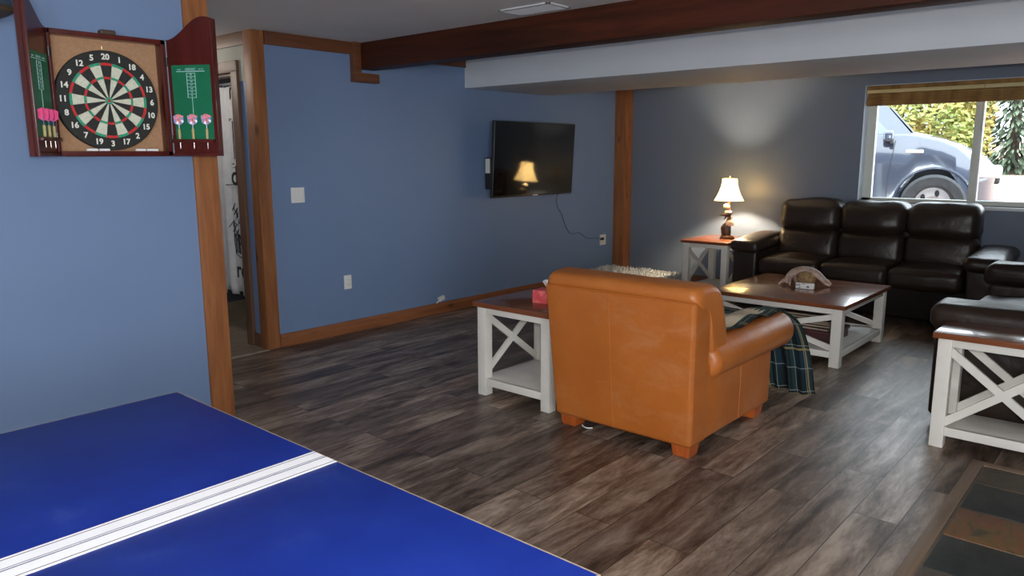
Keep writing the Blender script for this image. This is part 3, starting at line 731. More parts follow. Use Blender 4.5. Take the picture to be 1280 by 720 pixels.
for u, nm in ((.050, 'leftmost of its three'), (.124, 'middle of its three'), (.198, 'rightmost of its three')):
    dart(Mt, u, 'red and white flighted brass dart on the right cabinet door, ' + nm, [M['flagmix']], 'red and white darts on the right cabinet door')
for i, (a, b) in enumerate(((1.37, 1.418), (1.425, 1.47), (1.59, 1.635), (1.642, 1.695))):
    bm = B(); tube(bm, [(a, YF + .012, z0 + .030), (b, YF + .012, z0 + .030)], .006, 10)
    solo('chalk_stick', bm, M['chalk'], ['white chalk stick at the cabinet bottom, farthest left under the dartboard', 'white chalk stick at the cabinet bottom, second from the left', 'white chalk stick at the cabinet bottom, third from the left', 'white chalk stick at the cabinet bottom, farthest right under the dartboard'][i], 'chalk', 'chalk sticks in the dart cabinet')

# dartboard (hangs in the cabinet)
db = thing('dartboard', 'round dartboard with red and green rings in the open cabinet', 'dartboard', (1.49, D - .02, 1.527))
bcx, bcz, yb = 1.492, 1.752, 3.802
Md = Matrix.Translation((bcx, yb, bcz)) @ Matrix.Rotation(PI / 2, 4, 'X')     # local xy -> world xz, local +z -> -y
bm = B(); lathe(bm, [(.001, -.036), (.222, -.036), (.2265, -.03), (.2265, -.002), (.2235, 0), (.001, 0)], 0, 0, 72, M4=Md); finish('board', bm, M['bblack'], db)
nums = [20, 1, 18, 4, 13, 6, 10, 15, 2, 17, 3, 19, 7, 16, 8, 11, 14, 9, 12, 5]
bm = B()
def sector(bm, r0, r1, a0, a1, mi, zz=.0012):
    n = 4; vs0 = []; vs1 = []
    for i in range(n + 1):
        a = a0 + (a1 - a0) * i / n
        vs0.append(bm.verts.new(Md @ Vector((r0 * math.sin(a), r0 * math.cos(a), zz)))); vs1.append(bm.verts.new(Md @ Vector((r1 * math.sin(a), r1 * math.cos(a), zz))))
    for i in range(n): bm.faces.new((vs0[i], vs0[i + 1], vs1[i + 1], vs1[i])).material_index = mi
for i in range(20):
    a0 = (i - .5) * R(18); a1 = a0 + R(18); dk = i % 2 == 0
    for r0, r1, kind in ((.016, .098, 0), (.098, .109, 1), (.109, .159, 0), (.159, .171, 1)):
        sector(bm, r0, r1, a0, a1, (0 if dk else 1) if kind == 0 else (2 if dk else 3))
    sector(bm, .0065, .016, a0, a1, 3, .0014); sector(bm, .0001, .0065, a0, a1, 2, .0014)
finish('scoring_face', bm, [M['bblack'], M['bwhite'], M['bred'], M['bgreen']], db, smooth=False)
bm = B()
for r_ in (.0065, .016, .098, .109, .159, .171): lathe(bm, [(r_ - .0006, .0015), (r_, .0026), (r_ + .0006, .0015)], 0, 0, 60, M4=Md)
for i in range(20):
    a = (i - .5) * R(18); tube(bm, [Md @ Vector((.016 * math.sin(a), .016 * math.cos(a), .002)), Md @ Vector((.171 * math.sin(a), .171 * math.cos(a), .002))], .0006, 4)
finish('wire_spider', bm, M['wire'], db)
for i, n_ in enumerate(nums):
    a = i * R(18); b = text_bm(str(n_), .036, .0012)
    bmesh.ops.transform(b, matrix=Md @ Matrix.Translation((.197 * math.sin(a), .197 * math.cos(a), .002)), verts=b.verts)
    finish('number', b, M['numw'], db, smooth=False)
bm = B(); tube(bm, [(bcx, YF + .03, 1.98), (bcx, D - .02, 1.985)], .003, 8); tube(bm, [(bcx, D - .03, 1.97), (bcx, D - .03, 2.0)], .003, 8); finish('hanging_hook', bm, M['brass'], db)

# dark speaker at the upper left corner
sp = thing('wall_speaker', 'dark grey speaker box mounted on the wall left of the dart cabinet', 'speaker', (.93, D, 2.05))
Ms = Matrix.Translation((.95, 3.70, 2.17)) @ Matrix.Rotation(R(28), 4, 'Z') @ Matrix.Rotation(R(-14), 4, 'X')
bm = B(); rbox(bm, -.10, .10, -.10, .10, -.10, .17, .012, n=2, M4=Ms); finish('speaker_body', bm, M['speaker'], sp)
bm = B(); rbox(bm, -.102, .102, -.102, .102, -.125, -.10, .008, n=2, M4=Ms); finish('speaker_base', bm, M['speakerb'], sp)
bm = B(); lathe(bm, [(.055, -.102), (.05, -.106), (.03, -.103), (.001, -.105)], 0, .04, 24, M4=Ms @ Matrix.Rotation(PI / 2, 4, 'X')); finish('speaker_cone', bm, M['black'], sp)
bm = B(); tube(bm, [(.93, 3.74, 2.2), (.93, D, 2.2)], .02, 10); finish('mount_arm', bm, M['black'], sp)

# ------------------------------------------------------------------ ping-pong table
pp = thing('table_tennis_table', 'blue table tennis table with white centre lines in the foreground', 'table', (-.33, 1.527, 0))
TX0, TX1, TY0, TYM, TY1, TZ = -1.70, 1.035, .705, 1.5275, 2.325, .76
for (a, b) in ((TY0, TYM - .0015), (TYM + .0015, TY1)):
    bm = B(); box(bm, TX0, TX1, a, b, TZ - .022, TZ - .0004, .0015); half = finish('table_top_half', bm, M['blue_table'], pp)
    bm = B(); box(bm, TX1, TX1 + .004, a, b, TZ - .022, TZ - .001); box(bm, TX0 - .004, TX0, a, b, TZ - .022, TZ - .001); box(bm, TX0 - .004, TX1 + .004, (a - .004 if a == TY0 else b), (a if a == TY0 else b + .004), TZ - .022, TZ - .001)
    finish('edge_band', bm, M['edge'], half, smooth=False)
    s = -1 if a == TY0 else 1
    ya, yb_ = TYM + s * .0015, TYM + s * .049
    bm = B(); box(bm, TX0, TX1, min(ya, yb_), max(ya, yb_), TZ - .0004, TZ + .0003); finish('white_line', bm, M['stripe'], half, smooth=False)
    bm = B()
    for q in (.004, .040): box(bm, TX0, TX1, TYM + s * q - .0011, TYM + s * q + .0011, TZ + .0003, TZ + .0006)
    finish('pinstripe', bm, M['line_dark'], half, smooth=False)
bm = B()
box(bm, TX0 + .06, TX1 - .06, TY0 + .06, TY0 + .085, TZ - .09, TZ - .022, .003); box(bm, TX0 + .06, TX1 - .06, TY1 - .085, TY1 - .06, TZ - .09, TZ - .022, .003)
box(bm, TX0 + .06, TX0 + .085, TY0 + .06, TY1 - .06, TZ - .09, TZ - .022, .003); box(bm, TX1 - .085, TX1 - .06, TY0 + .06, TY1 - .06, TZ - .09, TZ - .022, .003)
finish('apron', bm, M['line_dark'], pp)
for lx in (TX0 + .12, TX1 - .12):
    for ly in (TY0 + .12, TY1 - .12):
        bm = B(); box(bm, lx - .025, lx + .025, ly - .025, ly + .025, 0, TZ - .022, .004); finish('leg', bm, M['line_dark'], pp)

# ------------------------------------------------------------------ X-braced tables
def xtable(label, loc, rotz, tx, ty, h, xs_faces, group, topmat, leg=.065, cat='table', name='side_table'):
    """local frame: front at x=0, depth tx along +x, width ty along y (centred). xs_faces: 'side' or 'front'"""
    t = thing(name, label, cat, loc, rotz, group)
    o = .022; th = .03; y = ty / 2
    def P(n, bm, m=M['white'], par=t): return finish(n, bm, m, par, world=False)
    bm = B(); box(bm, -o, tx + o, -y - o, y + o, h - th, h, .004); P('table_top', bm, topmat)
    for (lx, ly) in ((0, -1), (0, 1), (1, -1), (1, 1)):
        bm = B(); a = lx * (tx - leg); b = -y if ly < 0 else y - leg
        box(bm, a, a + leg, b, b + leg, 0, h - th, .003); P('leg', bm)
    bm = B(); e = .006; ah = .042
    box(bm, e, .03, -y + leg, y - leg, h - th - ah, h - th, .002); box(bm, tx - .03, tx - e, -y + leg, y - leg, h - th - ah, h - th, .002)
    box(bm, leg, tx - leg, -y + e, -y + .03, h - th - ah, h - th, .002); box(bm, leg, tx - leg, y - .03, y - e, h - th - ah, h - th, .002); P('apron', bm)
    bm = B(); box(bm, .02, tx - .02, -y + .02, y - .02, .094, .112, .002); P('shelf', bm)
    bm = B(); box(bm, e, .03, -y + leg, y - leg, .066, .112, .002); box(bm, tx - .03, tx - e, -y + leg, y - leg, .066, .112, .002)
    box(bm, leg, tx - leg, -y + e, -y + .03, .066, .112, .002); box(bm, leg, tx - leg, y - .03, y - e, .066, .112, .002); P('lower_rail', bm)
    zb, zt = .115, h - th - ah + .0
    for s in (0, 1):
        if xs_faces == 'side':
            yy = -y + .02 if s == 0 else y - .02; A = (leg, yy); Bq = (tx - leg, yy); nr = (0, 1, 0)
        else:
            xx = .02 if s == 0 else tx - .02; A = (xx, -y + leg); Bq = (xx, y - leg); nr = (1, 0, 0)
        dn = Vector(nr)
        d2 = (Vector((Bq[0], Bq[1], 0)) - Vector((A[0], A[1], 0))).normalized() * .012
        bm = B(); bar(bm, Vector((A[0], A[1], zb + .018)) - d2 + dn * .0005, Vector((Bq[0], Bq[1], zt - .018)) + d2 + dn * .0005, .040, .018, nr); P('brace', bm)
        bm = B(); bar(bm, Vector((A[0], A[1], zt - .018)) - d2 - dn * .0005, Vector((Bq[0], Bq[1], zb + .018)) + d2 - dn * .0005, .040, .0175, nr); P('brace', bm)
    return t
xtable('white X-braced end table with cherry top beside the tan armchair', (3.338, 2.925, 0), 0, .62, .575, .600, 'side', 'white X-braced end tables', M['cherry'])
xtable('white X-braced end table with cherry top in the far corner carrying the lamp', (7.225, 3.655, 0), 0, .66, .50, .605, 'side', 'white X-braced end tables', M['cherry'])
xtable('white X-braced table with cherry top at the right edge behind the slate hearth', (4.245, .535, 0), 0, .33, .60, .607, 'front', 'white X-braced end tables', M['cherry'])
xtable('low white X-braced coffee table with square cherry top', (5.405, 2.165, 0), 0, 1.07, .99, .455, 'front', None, M['cherry'], .07, 'table', 'coffee_table')

# ------------------------------------------------------------------ tan leather armchair
ch = thing('armchair', 'tan leather armchair with its back to the viewer', 'armchair', (3.85, 2.1, 0))
CY0, CY1 = 1.665, 2.50
bm = B(); rbox(bm, 3.225, 3.40, CY0, CY1, .065, .80, .022, puff=(.006, 0, 0), n=8)
def flare(bm):
    for v in bm.verts: v.co.y += .085 * max(0, (v.co.z - .065) / .735) * (v.co.y - CY0) / (CY1 - CY0)
    return bm
finish('back_panel', flare(bm), M['tan'], ch)
bm = B()
tube(bm, [(3.222, 2.115, .075), (3.2185, 2.115, .43), (3.222, 2.115, .79)], .0025, 8); finish('back_seam', flare(bm), M['tan'], ch)
bm = B()
for yy in (CY0 + .012, CY1 - .012): tube(bm, [(3.232, yy, .08), (3.232, yy, .79)], .006, 8)
tube(bm, [(3.232, CY0 + .012, .792), (3.229, 2.1, .795), (3.232, CY1 - .012, .792)], .005, 8); finish('piping', flare(bm), M['tan'], ch)
# rolled top and inner back cushion
pr = smooth_closed([(3.236, .785), (3.232, .835), (3.27, .868), (3.40, .876), (3.50, .85), (3.545, .76), (3.60, .58), (3.63, .42), (3.50, .38), (3.42, .5), (3.38, .74), (3.30, .785)], 2)
bm = B(); round_extrude(bm, pr, CY0 - .004, CY1 + .095, .055, lambda u, v, a: Vector((u, a, v)), 6); 
for v in bm.verts:
    n_ = noise.noise(Vector((v.co.x * 9, v.co.y * 14, v.co.z * 4))); v.co.z += .005 * n_; v.co.x += .004 * n_
finish('back_roll', bm, M['tanroll'], ch)
for s in (0, 1):
    yc = CY0 + .03 if s == 0 else CY1 - .03; sg = 1 if s == 0 else -1
    bm = B(); rbox(bm, 3.38, 4.20, min(yc - sg * .022, yc + sg * .10), max(yc - sg * .022, yc + sg * .10), .065, .47, .02, puff=(0, .004, 0), n=6); sp_ = finish('side_panel', bm, M['tan'], ch)
    bm = B(); tube(bm, [(3.78, yc - sg * .0235, .08), (3.78, yc - sg * .0265, .27), (3.78, yc - sg * .0235, .40)], .003, 8); finish('side_seam', bm, M['tan'], sp_)
    bm = B(); ya = yc + sg * .035
    ring = [(ya + .102 * math.cos(2 * PI * k / 28) - sg * .0, .462 + .100 * math.sin(2 * PI * k / 28)) for k in range(28)]
    def armf(u, v, a):
        t = (a - 3.42) / 1.0
        k = 1 + .08 * max(0, min(1, t)); return Vector((a, ya + (u - ya) * (1 + .05 * t), .462 + (v - .462) * k + .002 * t))
    round_extrude(bm, ring, 3.42, 4.43, .05, armf, 6); 
    # longitudinal stations so that the dip shows
    finish('arm_roll', bm, M['tanroll'], ch)
    bm = B(); tube(bm, [(3.46, ya + .100 * math.cos(2 * PI * k / 24), .462 + .098 * math.sin(2 * PI * k / 24)) for k in range(25)], .004, 6); finish('arm_piping', bm, M['tan'], ch)
bm = B(); rbox(bm, 3.55, 4.40, 1.80, 2.39, .26, .47, .06, puff=(.01, 0, .03), n=8, wrinkle=.008); finish('seat_cushion', bm, M['tanroll'], ch)
bm = B(); rbox(bm, 3.40, 4.30, 1.77, 2.42, .075, .28, .03, n=4); finish('seat_base', bm, M['tan'], ch)
for (fx, fy) in ((3.255, CY0 + .02), (3.255, CY1 - .115), (4.03, CY0 + .02), (4.03, CY1 - .115)):
    bm = B(); secs = []
    for (z, e) in ((0, .008), (.004, .004), (.03, 0), (.07, -.004)):
        secs.append([Vector((fx + e, fy + e, z)), Vector((fx + .095 - e, fy + e, z)), Vector((fx + .095 - e, fy + .095 - e, z)), Vector((fx + e, fy + .095 - e, z))])
    loft(bm, secs); finish('foot', bm, M['footw'], ch)

# ------------------------------------------------------------------ plaid blanket draped over seat and right arm front
def blanket():
    # v runs from the seat back over the arm/seat front and down to the floor; u runs across
    bm = B(); uvl = bm.loops.layers.uv.new('UVMap'); nu, nv = 56, 70; rows = []
    path = [(3.70, .575), (3.95, .585), (4.20, .585), (4.40, .575), (4.50, .54), (4.545, .46), (4.555, .36), (4.565, .25), (4.58, .14), (4.60, .02)]
    L = [0]
    for a, b in zip(path, path[1:]): L.append(L[-1] + math.hypot(b[0] - a[0], b[1] - a[1]))
    def at(s):
        for i in range(len(path) - 1):
            if s <= L[i + 1] or i == len(path) - 2:
                t = (s - L[i]) / (L[i + 1] - L[i]); return path[i][0] + (path[i + 1][0] - path[i][0]) * t, path[i][1] + (path[i + 1][1] - path[i][1]) * t
    for j in range(nv + 1):
        s = L[-1] * j / nv; px, pz = at(s); row = []
        hang = max(0, min(1, (s - L[3]) / .15)); low = max(0, (s - L[4]) / (L[-1] - L[4]))
        ys = 1.70 - .14 * hang * low ** .6 - (.0 if hang else 0)
        for i in range(nu + 1):
            u = i / nu; y = ys + .62 * u
            x, z = px, pz
            # top part: highest over the arm, dips to the seat
            if hang < 1:
                arm = math.exp(-((y - 1.76) / .10) ** 2); dip = max(0, min(1, (y - 1.84) / .12))
                z -= (1 - hang) * (.055 * dip) ; z += (1 - hang) * .012 * noise.noise(Vector((x * 7, y * 7, 1)))
                z += (1 - hang) * .01 * math.sin(x * 18 + y * 10)
            f = math.sin(u * 21 + 1.2 * math.sin(low * 2)) * .5 + .5 * math.sin(u * 47 + .8)
            x += hang * (.012 + .035 * low) * f + .05 * hang * low * u + .045 * hang * math.sin(PI * min(1, low * 1.1))
            if hang > .9: z = max(z, .006 + .004 * f)
            row.append((bm.verts.new((x, y, z)), u, s))
        rows.append(row)
    for a, b in zip(rows, rows[1:]):
        for i in range(nu):
            q = (a[i], a[i + 1], b[i + 1], b[i]); f = bm.faces.new([k[0] for k in q])
            for lp, k in zip(f.loops, q): lp[uvl].uv = (k[1] * .62 / .62, k[2])
    return bm, L[-1]
bm, TL = blanket()
# uv: u across 0..1 , v = metres along ; material uses V small = top. swap so that U = 1 on top, V across
uvl = bm.loops.layers.uv.active
for f in bm.faces:
    for lp in f.loops:
        u, s_ = lp[uvl].uv; lp[uvl].uv = (1.02 - s_ * .70, u)
bl_ = solo('plaid_blanket', bm, M['plaid'], 'dark green plaid blanket with cream patch draped over the tan armchair front', 'blanket')
md = bl_.modifiers.new('s', 'SOLIDIFY'); md.thickness = .006; md.offset = 1

# ------------------------------------------------------------------ brown leather sofa (3 seats) under the window, faces -x
def shear(ax_z0, k):
    """tilt backwards: x += k*(z - z0)"""
    m = Matrix(); m[0][2] = k; m[0][3] = -k * ax_z0; return m
def L_(n, bm, par): return finish(n, bm, M['brownl'], par)
sf = thing('sofa', 'dark brown three-seat leather sofa under the window', 'sofa', (7.5, 2.15, 0))
SY0, SY1 = 1.27, 3.05; sw = (SY1 - SY0) / 3
bm = B(); rbox(bm, 7.22, 7.93, SY0 - .02, SY1 + .02, .06, .34, .02, n=2); finish('base', bm, M['brownb'], sf)
bm = B(); rbox(bm, 7.80, 7.95, SY0 + .02, SY1 - .02, .06, .90, .04, n=2); L_('back_frame', bm, sf)
for k in range(3):
    a, b = SY0 + sw * k + .004, SY0 + sw * (k + 1) - .004
    bm = B(); rbox(bm, 7.14, 7.74, a, b, .33, .50, .055, puff=(.012, 0, .030), n=8, wrinkle=.008, seed=k); L_('seat_cushion', bm, sf)
    Ms_ = shear(.48, .20)
    bm = B(); rbox(bm, 7.58, 7.80, a, b, .47, .77, .07, puff=(.03, 0, 0), n=7, M4=Ms_, wrinkle=.012, seed=k + 5); lo_ = L_('back_cushion', bm, sf)
    bm = B(); rbox(bm, 7.545, 7.82, a - .004, b + .004, .745, 1.045, .085, puff=(.03, .004, .012), n=7, M4=Ms_, wrinkle=.018, seed=k + 11); L_('head_cushion', bm, lo_)
for s in (0, 1):
    y0_, y1_ = (SY1, SY1 + .28) if s else (SY0 - .28, SY0)
    bm = B(); rbox(bm, 7.16, 7.90, y0_ + .015, y1_ - .015, .05, .56, .03, n=2); ar = L_('arm', bm, sf)
    bm = B(); rbox(bm, 7.12, 7.88, y0_ - .01, y1_ + .01, .53, .655, .055, puff=(0, .01, .02), n=7, M4=shear(.6, 0) @ Matrix(((1, 0, 0, 0), (0, 1, 0, 0), (.06, 0, 1, -.06 * 7.2), (0, 0, 0, 1))), wrinkle=.01, seed=s); L_('arm_pad', bm, ar)
for fx in (7.22, 7.82):
    for fy in (SY0 - .2, SY1 + .14):
        bm = B(); box(bm, fx, fx + .06, fy, fy + .06, 0, .07, .004); finish('foot', bm, M['black'], sf)

# loveseat at right, faces +y
lv = thing('loveseat', 'dark brown leather loveseat at the right edge of the room', 'sofa', (5.5, .45, 0))
LX0, LX1, LYF = 4.62, 6.42, .955
bm = B(); rbox(bm, LX0 + .22, LX1 - .22, .05, LYF - .06, .05, .36, .02, n=2); finish('base', bm, M['brownb'], lv)
bm = B(); rbox(bm, LX0 + .05, LX1 - .05, -.02, .16, .05, .95, .05, n=2); L_('back_frame', bm, lv)
hw = (LX1 - LX0 - .52) / 2
for k in range(2):
    a = LX0 + .26 + hw * k; b = a + hw - .008
    bm = B(); rbox(bm, a, b, .20, LYF + .0, .35, .525, .06, puff=(0, .012, .045), n=8, wrinkle=.012, seed=k + 31); L_('seat_cushion', bm, lv)
    shy = Matrix(); shy[1][2] = -.2; shy[1][3] = .2 * .48
    bm = B(); rbox(bm, a, b, .10, .33, .47, .78, .07, puff=(0, .03, 0), n=7, M4=shy, wrinkle=.012, seed=k + 35); lo_ = L_('back_cushion', bm, lv)
    bm = B(); rbox(bm, a, b, .08, .35, .75, 1.04, .085, puff=(0, .03, .01), n=7, M4=shy, wrinkle=.015, seed=k + 41); L_('head_cushion', bm, lo_)
for s in (0, 1):
    xa, xb = (LX0, LX0 + .27) if s == 0 else (LX1 - .27, LX1)
    top = .685 if s == 0 else .735
    bm = B(); rbox(bm, xa + .015, xb - .015, .05, LYF - .02, .04, .60, .03, n=2); ar = L_('arm', bm, lv)
    bm = B(); rbox(bm, xa - .012, xb + .012, .04, LYF + .01, top - .15, top, .055, puff=(.008, .01, .012), n=7, wrinkle=.012, seed=s + 50); ap = L_('arm_pad', bm, ar)
    bm = B(); tube(bm, [(xa - .015, .1, top - .085), (xa - .018, .5, top - .088), (xa - .015, LYF - .03, top - .085)], .004, 6); L_('arm_seam', bm, ap)
for fx in (LX0 + .06, LX1 - .12):
    for fy in (.1, LYF - .14):
        bm = B(); box(bm, fx, fx + .06, fy, fy + .06, 0, .06, .004); finish('foot', bm, M['black'], lv)

# ------------------------------------------------------------------ table lamp
LXc, LYc = 7.63, 3.60
lp = thing('table_lamp', 'lit table lamp with bell shade and carved base on the corner table', 'lamp', (LXc, LYc, .605))
bm = B(); z0_ = .605
lathe(bm, [(.001, z0_), (.075, z0_), (.08, z0_ + .012), (.066, z0_ + .028), (.035, z0_ + .04), (.02, z0_ + .05)], LXc, LYc, 24); finish('lamp_foot', bm, M['carved'], lp)
bm = B(); tube(bm, [(LXc, LYc, z0_ + .03), (LXc + .008, LYc + .015, z0_ + .12), (LXc, LYc - .012, z0_ + .22), (LXc, LYc, z0_ + .34), (LXc, LYc, z0_ + .40)], [.034, .026, .022, .018, .012], 12)
finish('stem', bm, M['carved'], lp)
def blob(bm, c, r, sx=1, sy=1, sz=1, seed=0, amp=.25):
    v0 = len(bm.verts); r_ = bmesh.ops.create_icosphere(bm, subdivisions=3, radius=1)
    for v in r_['verts']:
        k = 1 + amp * noise.noise(v.co * 1.7 + Vector((seed, 0, 0))); v.co = Vector((v.co.x * sx, v.co.y * sy, v.co.z * sz)) * r * k + Vector(c)
bm = B(); blob(bm, (LXc - .02, LYc + .01, z0_ + .09), .05, 1, 1.1, 1.5, 3); finish('carved_figure', bm, M['carvedd'], lp)
bm = B(); blob(bm, (LXc - .035, LYc - .04, z0_ + .165), .042, .8, 1.2, .8, 6); finish('carved_figure', bm, M['carvedl'], lp)
bm = B(); blob(bm, (LXc - .02, LYc + .005, z0_ + .265), .04, .9, 1.2, .55, 9)
for a in range(5):
    an = a * 2 * PI / 5; tube(bm, [(LXc - .03, LYc, z0_ + .25), (LXc - .04, LYc + .085 * math.cos(an), z0_ + .25 + .05 * math.sin(an))], [.014, .004], 8)
finish('carved_branches', bm, M['carvedd'], lp)
bm = B(); blob(bm, (LXc - .03, LYc - .01, z0_ + .285), .03, .7, 1.5, .5, 12); finish('carved_figure', bm, M['carvedl'], lp)
bm = B(); blob(bm, (LXc - .022, LYc + .012, z0_ + .345), .032, .8, 1.1, .7, 15); finish('carved_figure', bm, M['carvedl'], lp)
shade = bpy.data.materials.new('lamp_shade_cloth'); shade.use_nodes = True; nt = shade.node_tree; nt.nodes.clear()
o_ = N(nt, 'ShaderNodeOutputMaterial'); df = N(nt, 'ShaderNodeBsdfDiffuse'); tr = N(nt, 'ShaderNodeBsdfTranslucent'); em = N(nt, 'ShaderNodeEmission')
df.inputs[0].default_value = (.85, .78, .6, 1); tr.inputs[0].default_value = (.9, .78, .52, 1); em.inputs[0].default_value = (1, .74, .36, 1); em.inputs[1].default_value = 2.2
m1 = N(nt, 'ShaderNodeMixShader'); m1.inputs[0].default_value = .5; ad_ = N(nt, 'ShaderNodeAddShader')
nt.links.new(df.outputs[0], m1.inputs[1]); nt.links.new(tr.outputs[0], m1.inputs[2]); nt.links.new(m1.outputs[0], ad_.inputs[0]); nt.links.new(em.outputs[0], ad_.inputs[1]); nt.links.new(ad_.outputs[0], o_.inputs[0])
bm = B(); prof = []
for i in range(13):
    t = i / 12; prof.append((.155 - .078 * (1 - (1 - t) ** 1.9), 1.005 + .235 * t))
lathe(bm, prof, LXc, LYc, 40); sh = finish('lamp_shade', bm, shade, lp); md = sh.modifiers.new('s', 'SOLIDIFY'); md.thickness = .002
bm = B(); lathe(bm, [(.155, 1.003), (.158, 1.006), (.155, 1.012), (.152, 1.006), (.155, 1.003)], LXc, LYc, 40); finish('shade_trim', bm, M['carvedl'], sh)
bm = B(); lathe(bm, [(.001, 1.0), (.017, 1.0), (.017, 1.05), (.001, 1.055)], LXc, LYc, 16); finish('bulb_socket', bm, M['brass'], lp)
bm = B()
for a in range(3): bar(bm, (LXc, LYc, 1.235), (LXc + .076 * math.cos(a * 2.094), LYc + .076 * math.sin(a * 2.094), 1.235), .004, .003, (0, 0, 1))
tube(bm, [(LXc, LYc, 1.05), (LXc + .045, LYc, 1.09), (LXc + .045, LYc, 1.19), (LXc, LYc, 1.235)], .002, 6); tube(bm, [(LXc, LYc, 1.05), (LXc - .045, LYc, 1.09), (LXc - .045, LYc, 1.19), (LXc, LYc, 1.235)], .002, 6)
finish('shade_harp', bm, M['brass'], lp)
bm = B(); lathe(bm, [(.001, 1.235), (.008, 1.24), (.006, 1.25), (.009, 1.262), (.001, 1.275)], LXc, LYc, 12); finish('finial', bm, M['brass'], lp)

# ------------------------------------------------------------------ small things
tb = thing('tissue_box', 'coral red tissue box on the end table beside the armchair', 'tissue box', (3.60, 2.875, .600))
Mb = Matrix.Translation((3.60, 2.875, .600)) @ Matrix.Rotation(R(8), 4, 'Z')
bm = B(); box(bm, -.06, .06, -.115, .06, 0, .078, .003); bmesh.ops.transform(bm, matrix=Mb, verts=bm.verts); finish('carton', bm, M['red'], tb)
bm = B(); lathe(bm, [(.0, .0785), (.028, .0786), (.03, .0795)], 0, 0, 20); bmesh.ops.transform(bm, matrix=Mb @ Matrix.Translation((0, -.03, 0)), verts=bm.verts); finish('opening', bm, M['plastic_w'], tb)
bm = B(); rows = []
for j in range(7):
    t = j / 6; row = []
    for i in range(25):
        a = i / 24 * 2 * PI; r_ = .012 + .036 * t + .010 * t * math.sin(3 * a + 1) + .006 * t * math.sin(7 * a)
        row.append(bm.verts.new((r_ * math.cos(a), -.03 + r_ * .9 * math.sin(a) - .01 * t, .079 + .055 * t + .014 * t * math.sin(2 * a + 2))))
    rows.append(row)
for a, b in zip(rows, rows[1:]):
    for i in range(24): bm.faces.new((a[i], a[i + 1], b[i + 1], b[i]))
bmesh.ops.transform(bm, matrix=Mb, verts=bm.verts); ti = finish('tissue', bm, M['tissue'], tb); ti.modifiers.new('s', 'SOLIDIFY').thickness = .0015

# antler arch and what lies in it, on the coffee table
ZT = .455
at_ = thing('antler', 'pale curved antler with tines resting on the coffee table', 'antler', (6.02, 2.2, ZT))
bm = B()
spine = cr([(5.975, 2.295, ZT + .02), (5.995, 2.282, ZT + .07), (6.025, 2.252, ZT + .105), (6.055, 2.192, ZT + .125), (6.075, 2.123, ZT + .115), (6.085, 2.063, ZT + .075), (6.105, 2.028, ZT + .035), (6.115, 1.994, ZT + .02)], 5)
n_ = len(spine); tube(bm, spine, [.016 + .018 * math.sin(PI * (i / (n_ - 1)) ** .7) for i in range(n_)], 14, squash=.7)
finish('beam', bm, M['antler'], at_)
for k, pts in enumerate(([(5.995, 2.278, ZT + .07), (5.955, 2.260, ZT + .05), (5.915, 2.243, ZT + .012)], [(6.015, 2.252, ZT + .08), (5.965, 2.217, ZT + .045), (5.915, 2.183, ZT + .008)], [(5.975, 2.295, ZT + .05), (5.975, 2.329, ZT + .03), (5.955, 2.351, ZT + .010)], [(6.105, 2.037, ZT + .05), (6.075, 2.002, ZT + .05), (6.055, 1.968, ZT + .03)])):
    bm = B(); tube(bm, cr(pts, 4), [.016, .0155, .015, .014, .012, .010, .008, .005, .003][:len(cr(pts, 4))], 10); finish('tine', bm, M['antler'], at_)
bm = B(); v = Vector; blob(bm, (5.985, 2.14, ZT + .068), .066, .5, 1.15, .90, 21, .2); solo('ornament_ball', bm, M['pinecone'], 'rough tan ball sitting under the antler arch on the coffee table', 'ornament')
cb = thing('card_box', 'small white box with black spots in front of the antler', 'box', (5.93, 2.125, ZT))
bm = B(); Mc = Matrix.Translation((5.905, 2.12, ZT + .001)) @ Matrix.Rotation(R(3), 4, 'Z'); rbox(bm, -.016, .016, -.07, .07, 0, .046, .008, n=2, M4=Mc); finish('carton', bm, M['plastic_w'], cb)
bm = B()
for (y_, z_, a_, b_) in ((.040, .030, .010, .005), (.036, .012, .010, .004), (-.028, .020, .012, .007), (.056, .028, .004, .010), (.006, .040, .010, .003)):
    secs = [[Mc @ Vector((-.0185 + q, y_ + a_ * math.cos(2 * PI * k / 12), z_ + b_ * math.sin(2 * PI * k / 12) * .8)) for k in range(12)] for q in (0, .002)]
    loft(bm, secs)
finish('spot', bm, M['ink'], cb)

# boxes and stack on the lower shelf of the coffee table
SZ = .1125
bx_ = thing('storage_box', 'dark maroon box on the lower shelf of the coffee table', 'box', (5.80, 1.98, SZ))
bm = B(); box(bm, 5.62, 6.0, 1.80, 2.25, SZ, SZ + .075, .004); finish('box_body', bm, M['maroon'], bx_)
bm = B(); box(bm, 5.61, 6.01, 1.79, 2.26, SZ + .06, SZ + .088, .004); finish('box_lid', bm, M['maroon'], bx_)
for k in range(6):
    zb = SZ + .0885 + .0185 * k; Mk = Matrix.Translation((5.80 + .008 * ((k * 7) % 3 - 1), 2.03 + .006 * ((k * 5) % 3 - 1), zb)) @ Matrix.Rotation(R(2 * ((k * 3) % 4) - 3), 4, 'Z')
    bk = thing('book', 'thin dark brown book in the stack on the maroon box under the coffee table', 'book', tuple(Mk.translation), 0, 'stacked books under the coffee table')
    bm = B(); box(bm, -.15, .15, -.20, .20, 0, .003); box(bm, -.15, .15, -.20, .20, .015, .018); box(bm, -.15, .15, .197, .20, 0, .018); bmesh.ops.transform(bm, matrix=Mk, verts=bm.verts); finish('cover', bm, M['bookbrown'], bk, smooth=False)
    bm = B(); box(bm, -.146, .146, -.196, .197, .003, .015); bmesh.ops.transform(bm, matrix=Mk, verts=bm.verts); finish('pages', bm, M['paper'], bk, smooth=False)

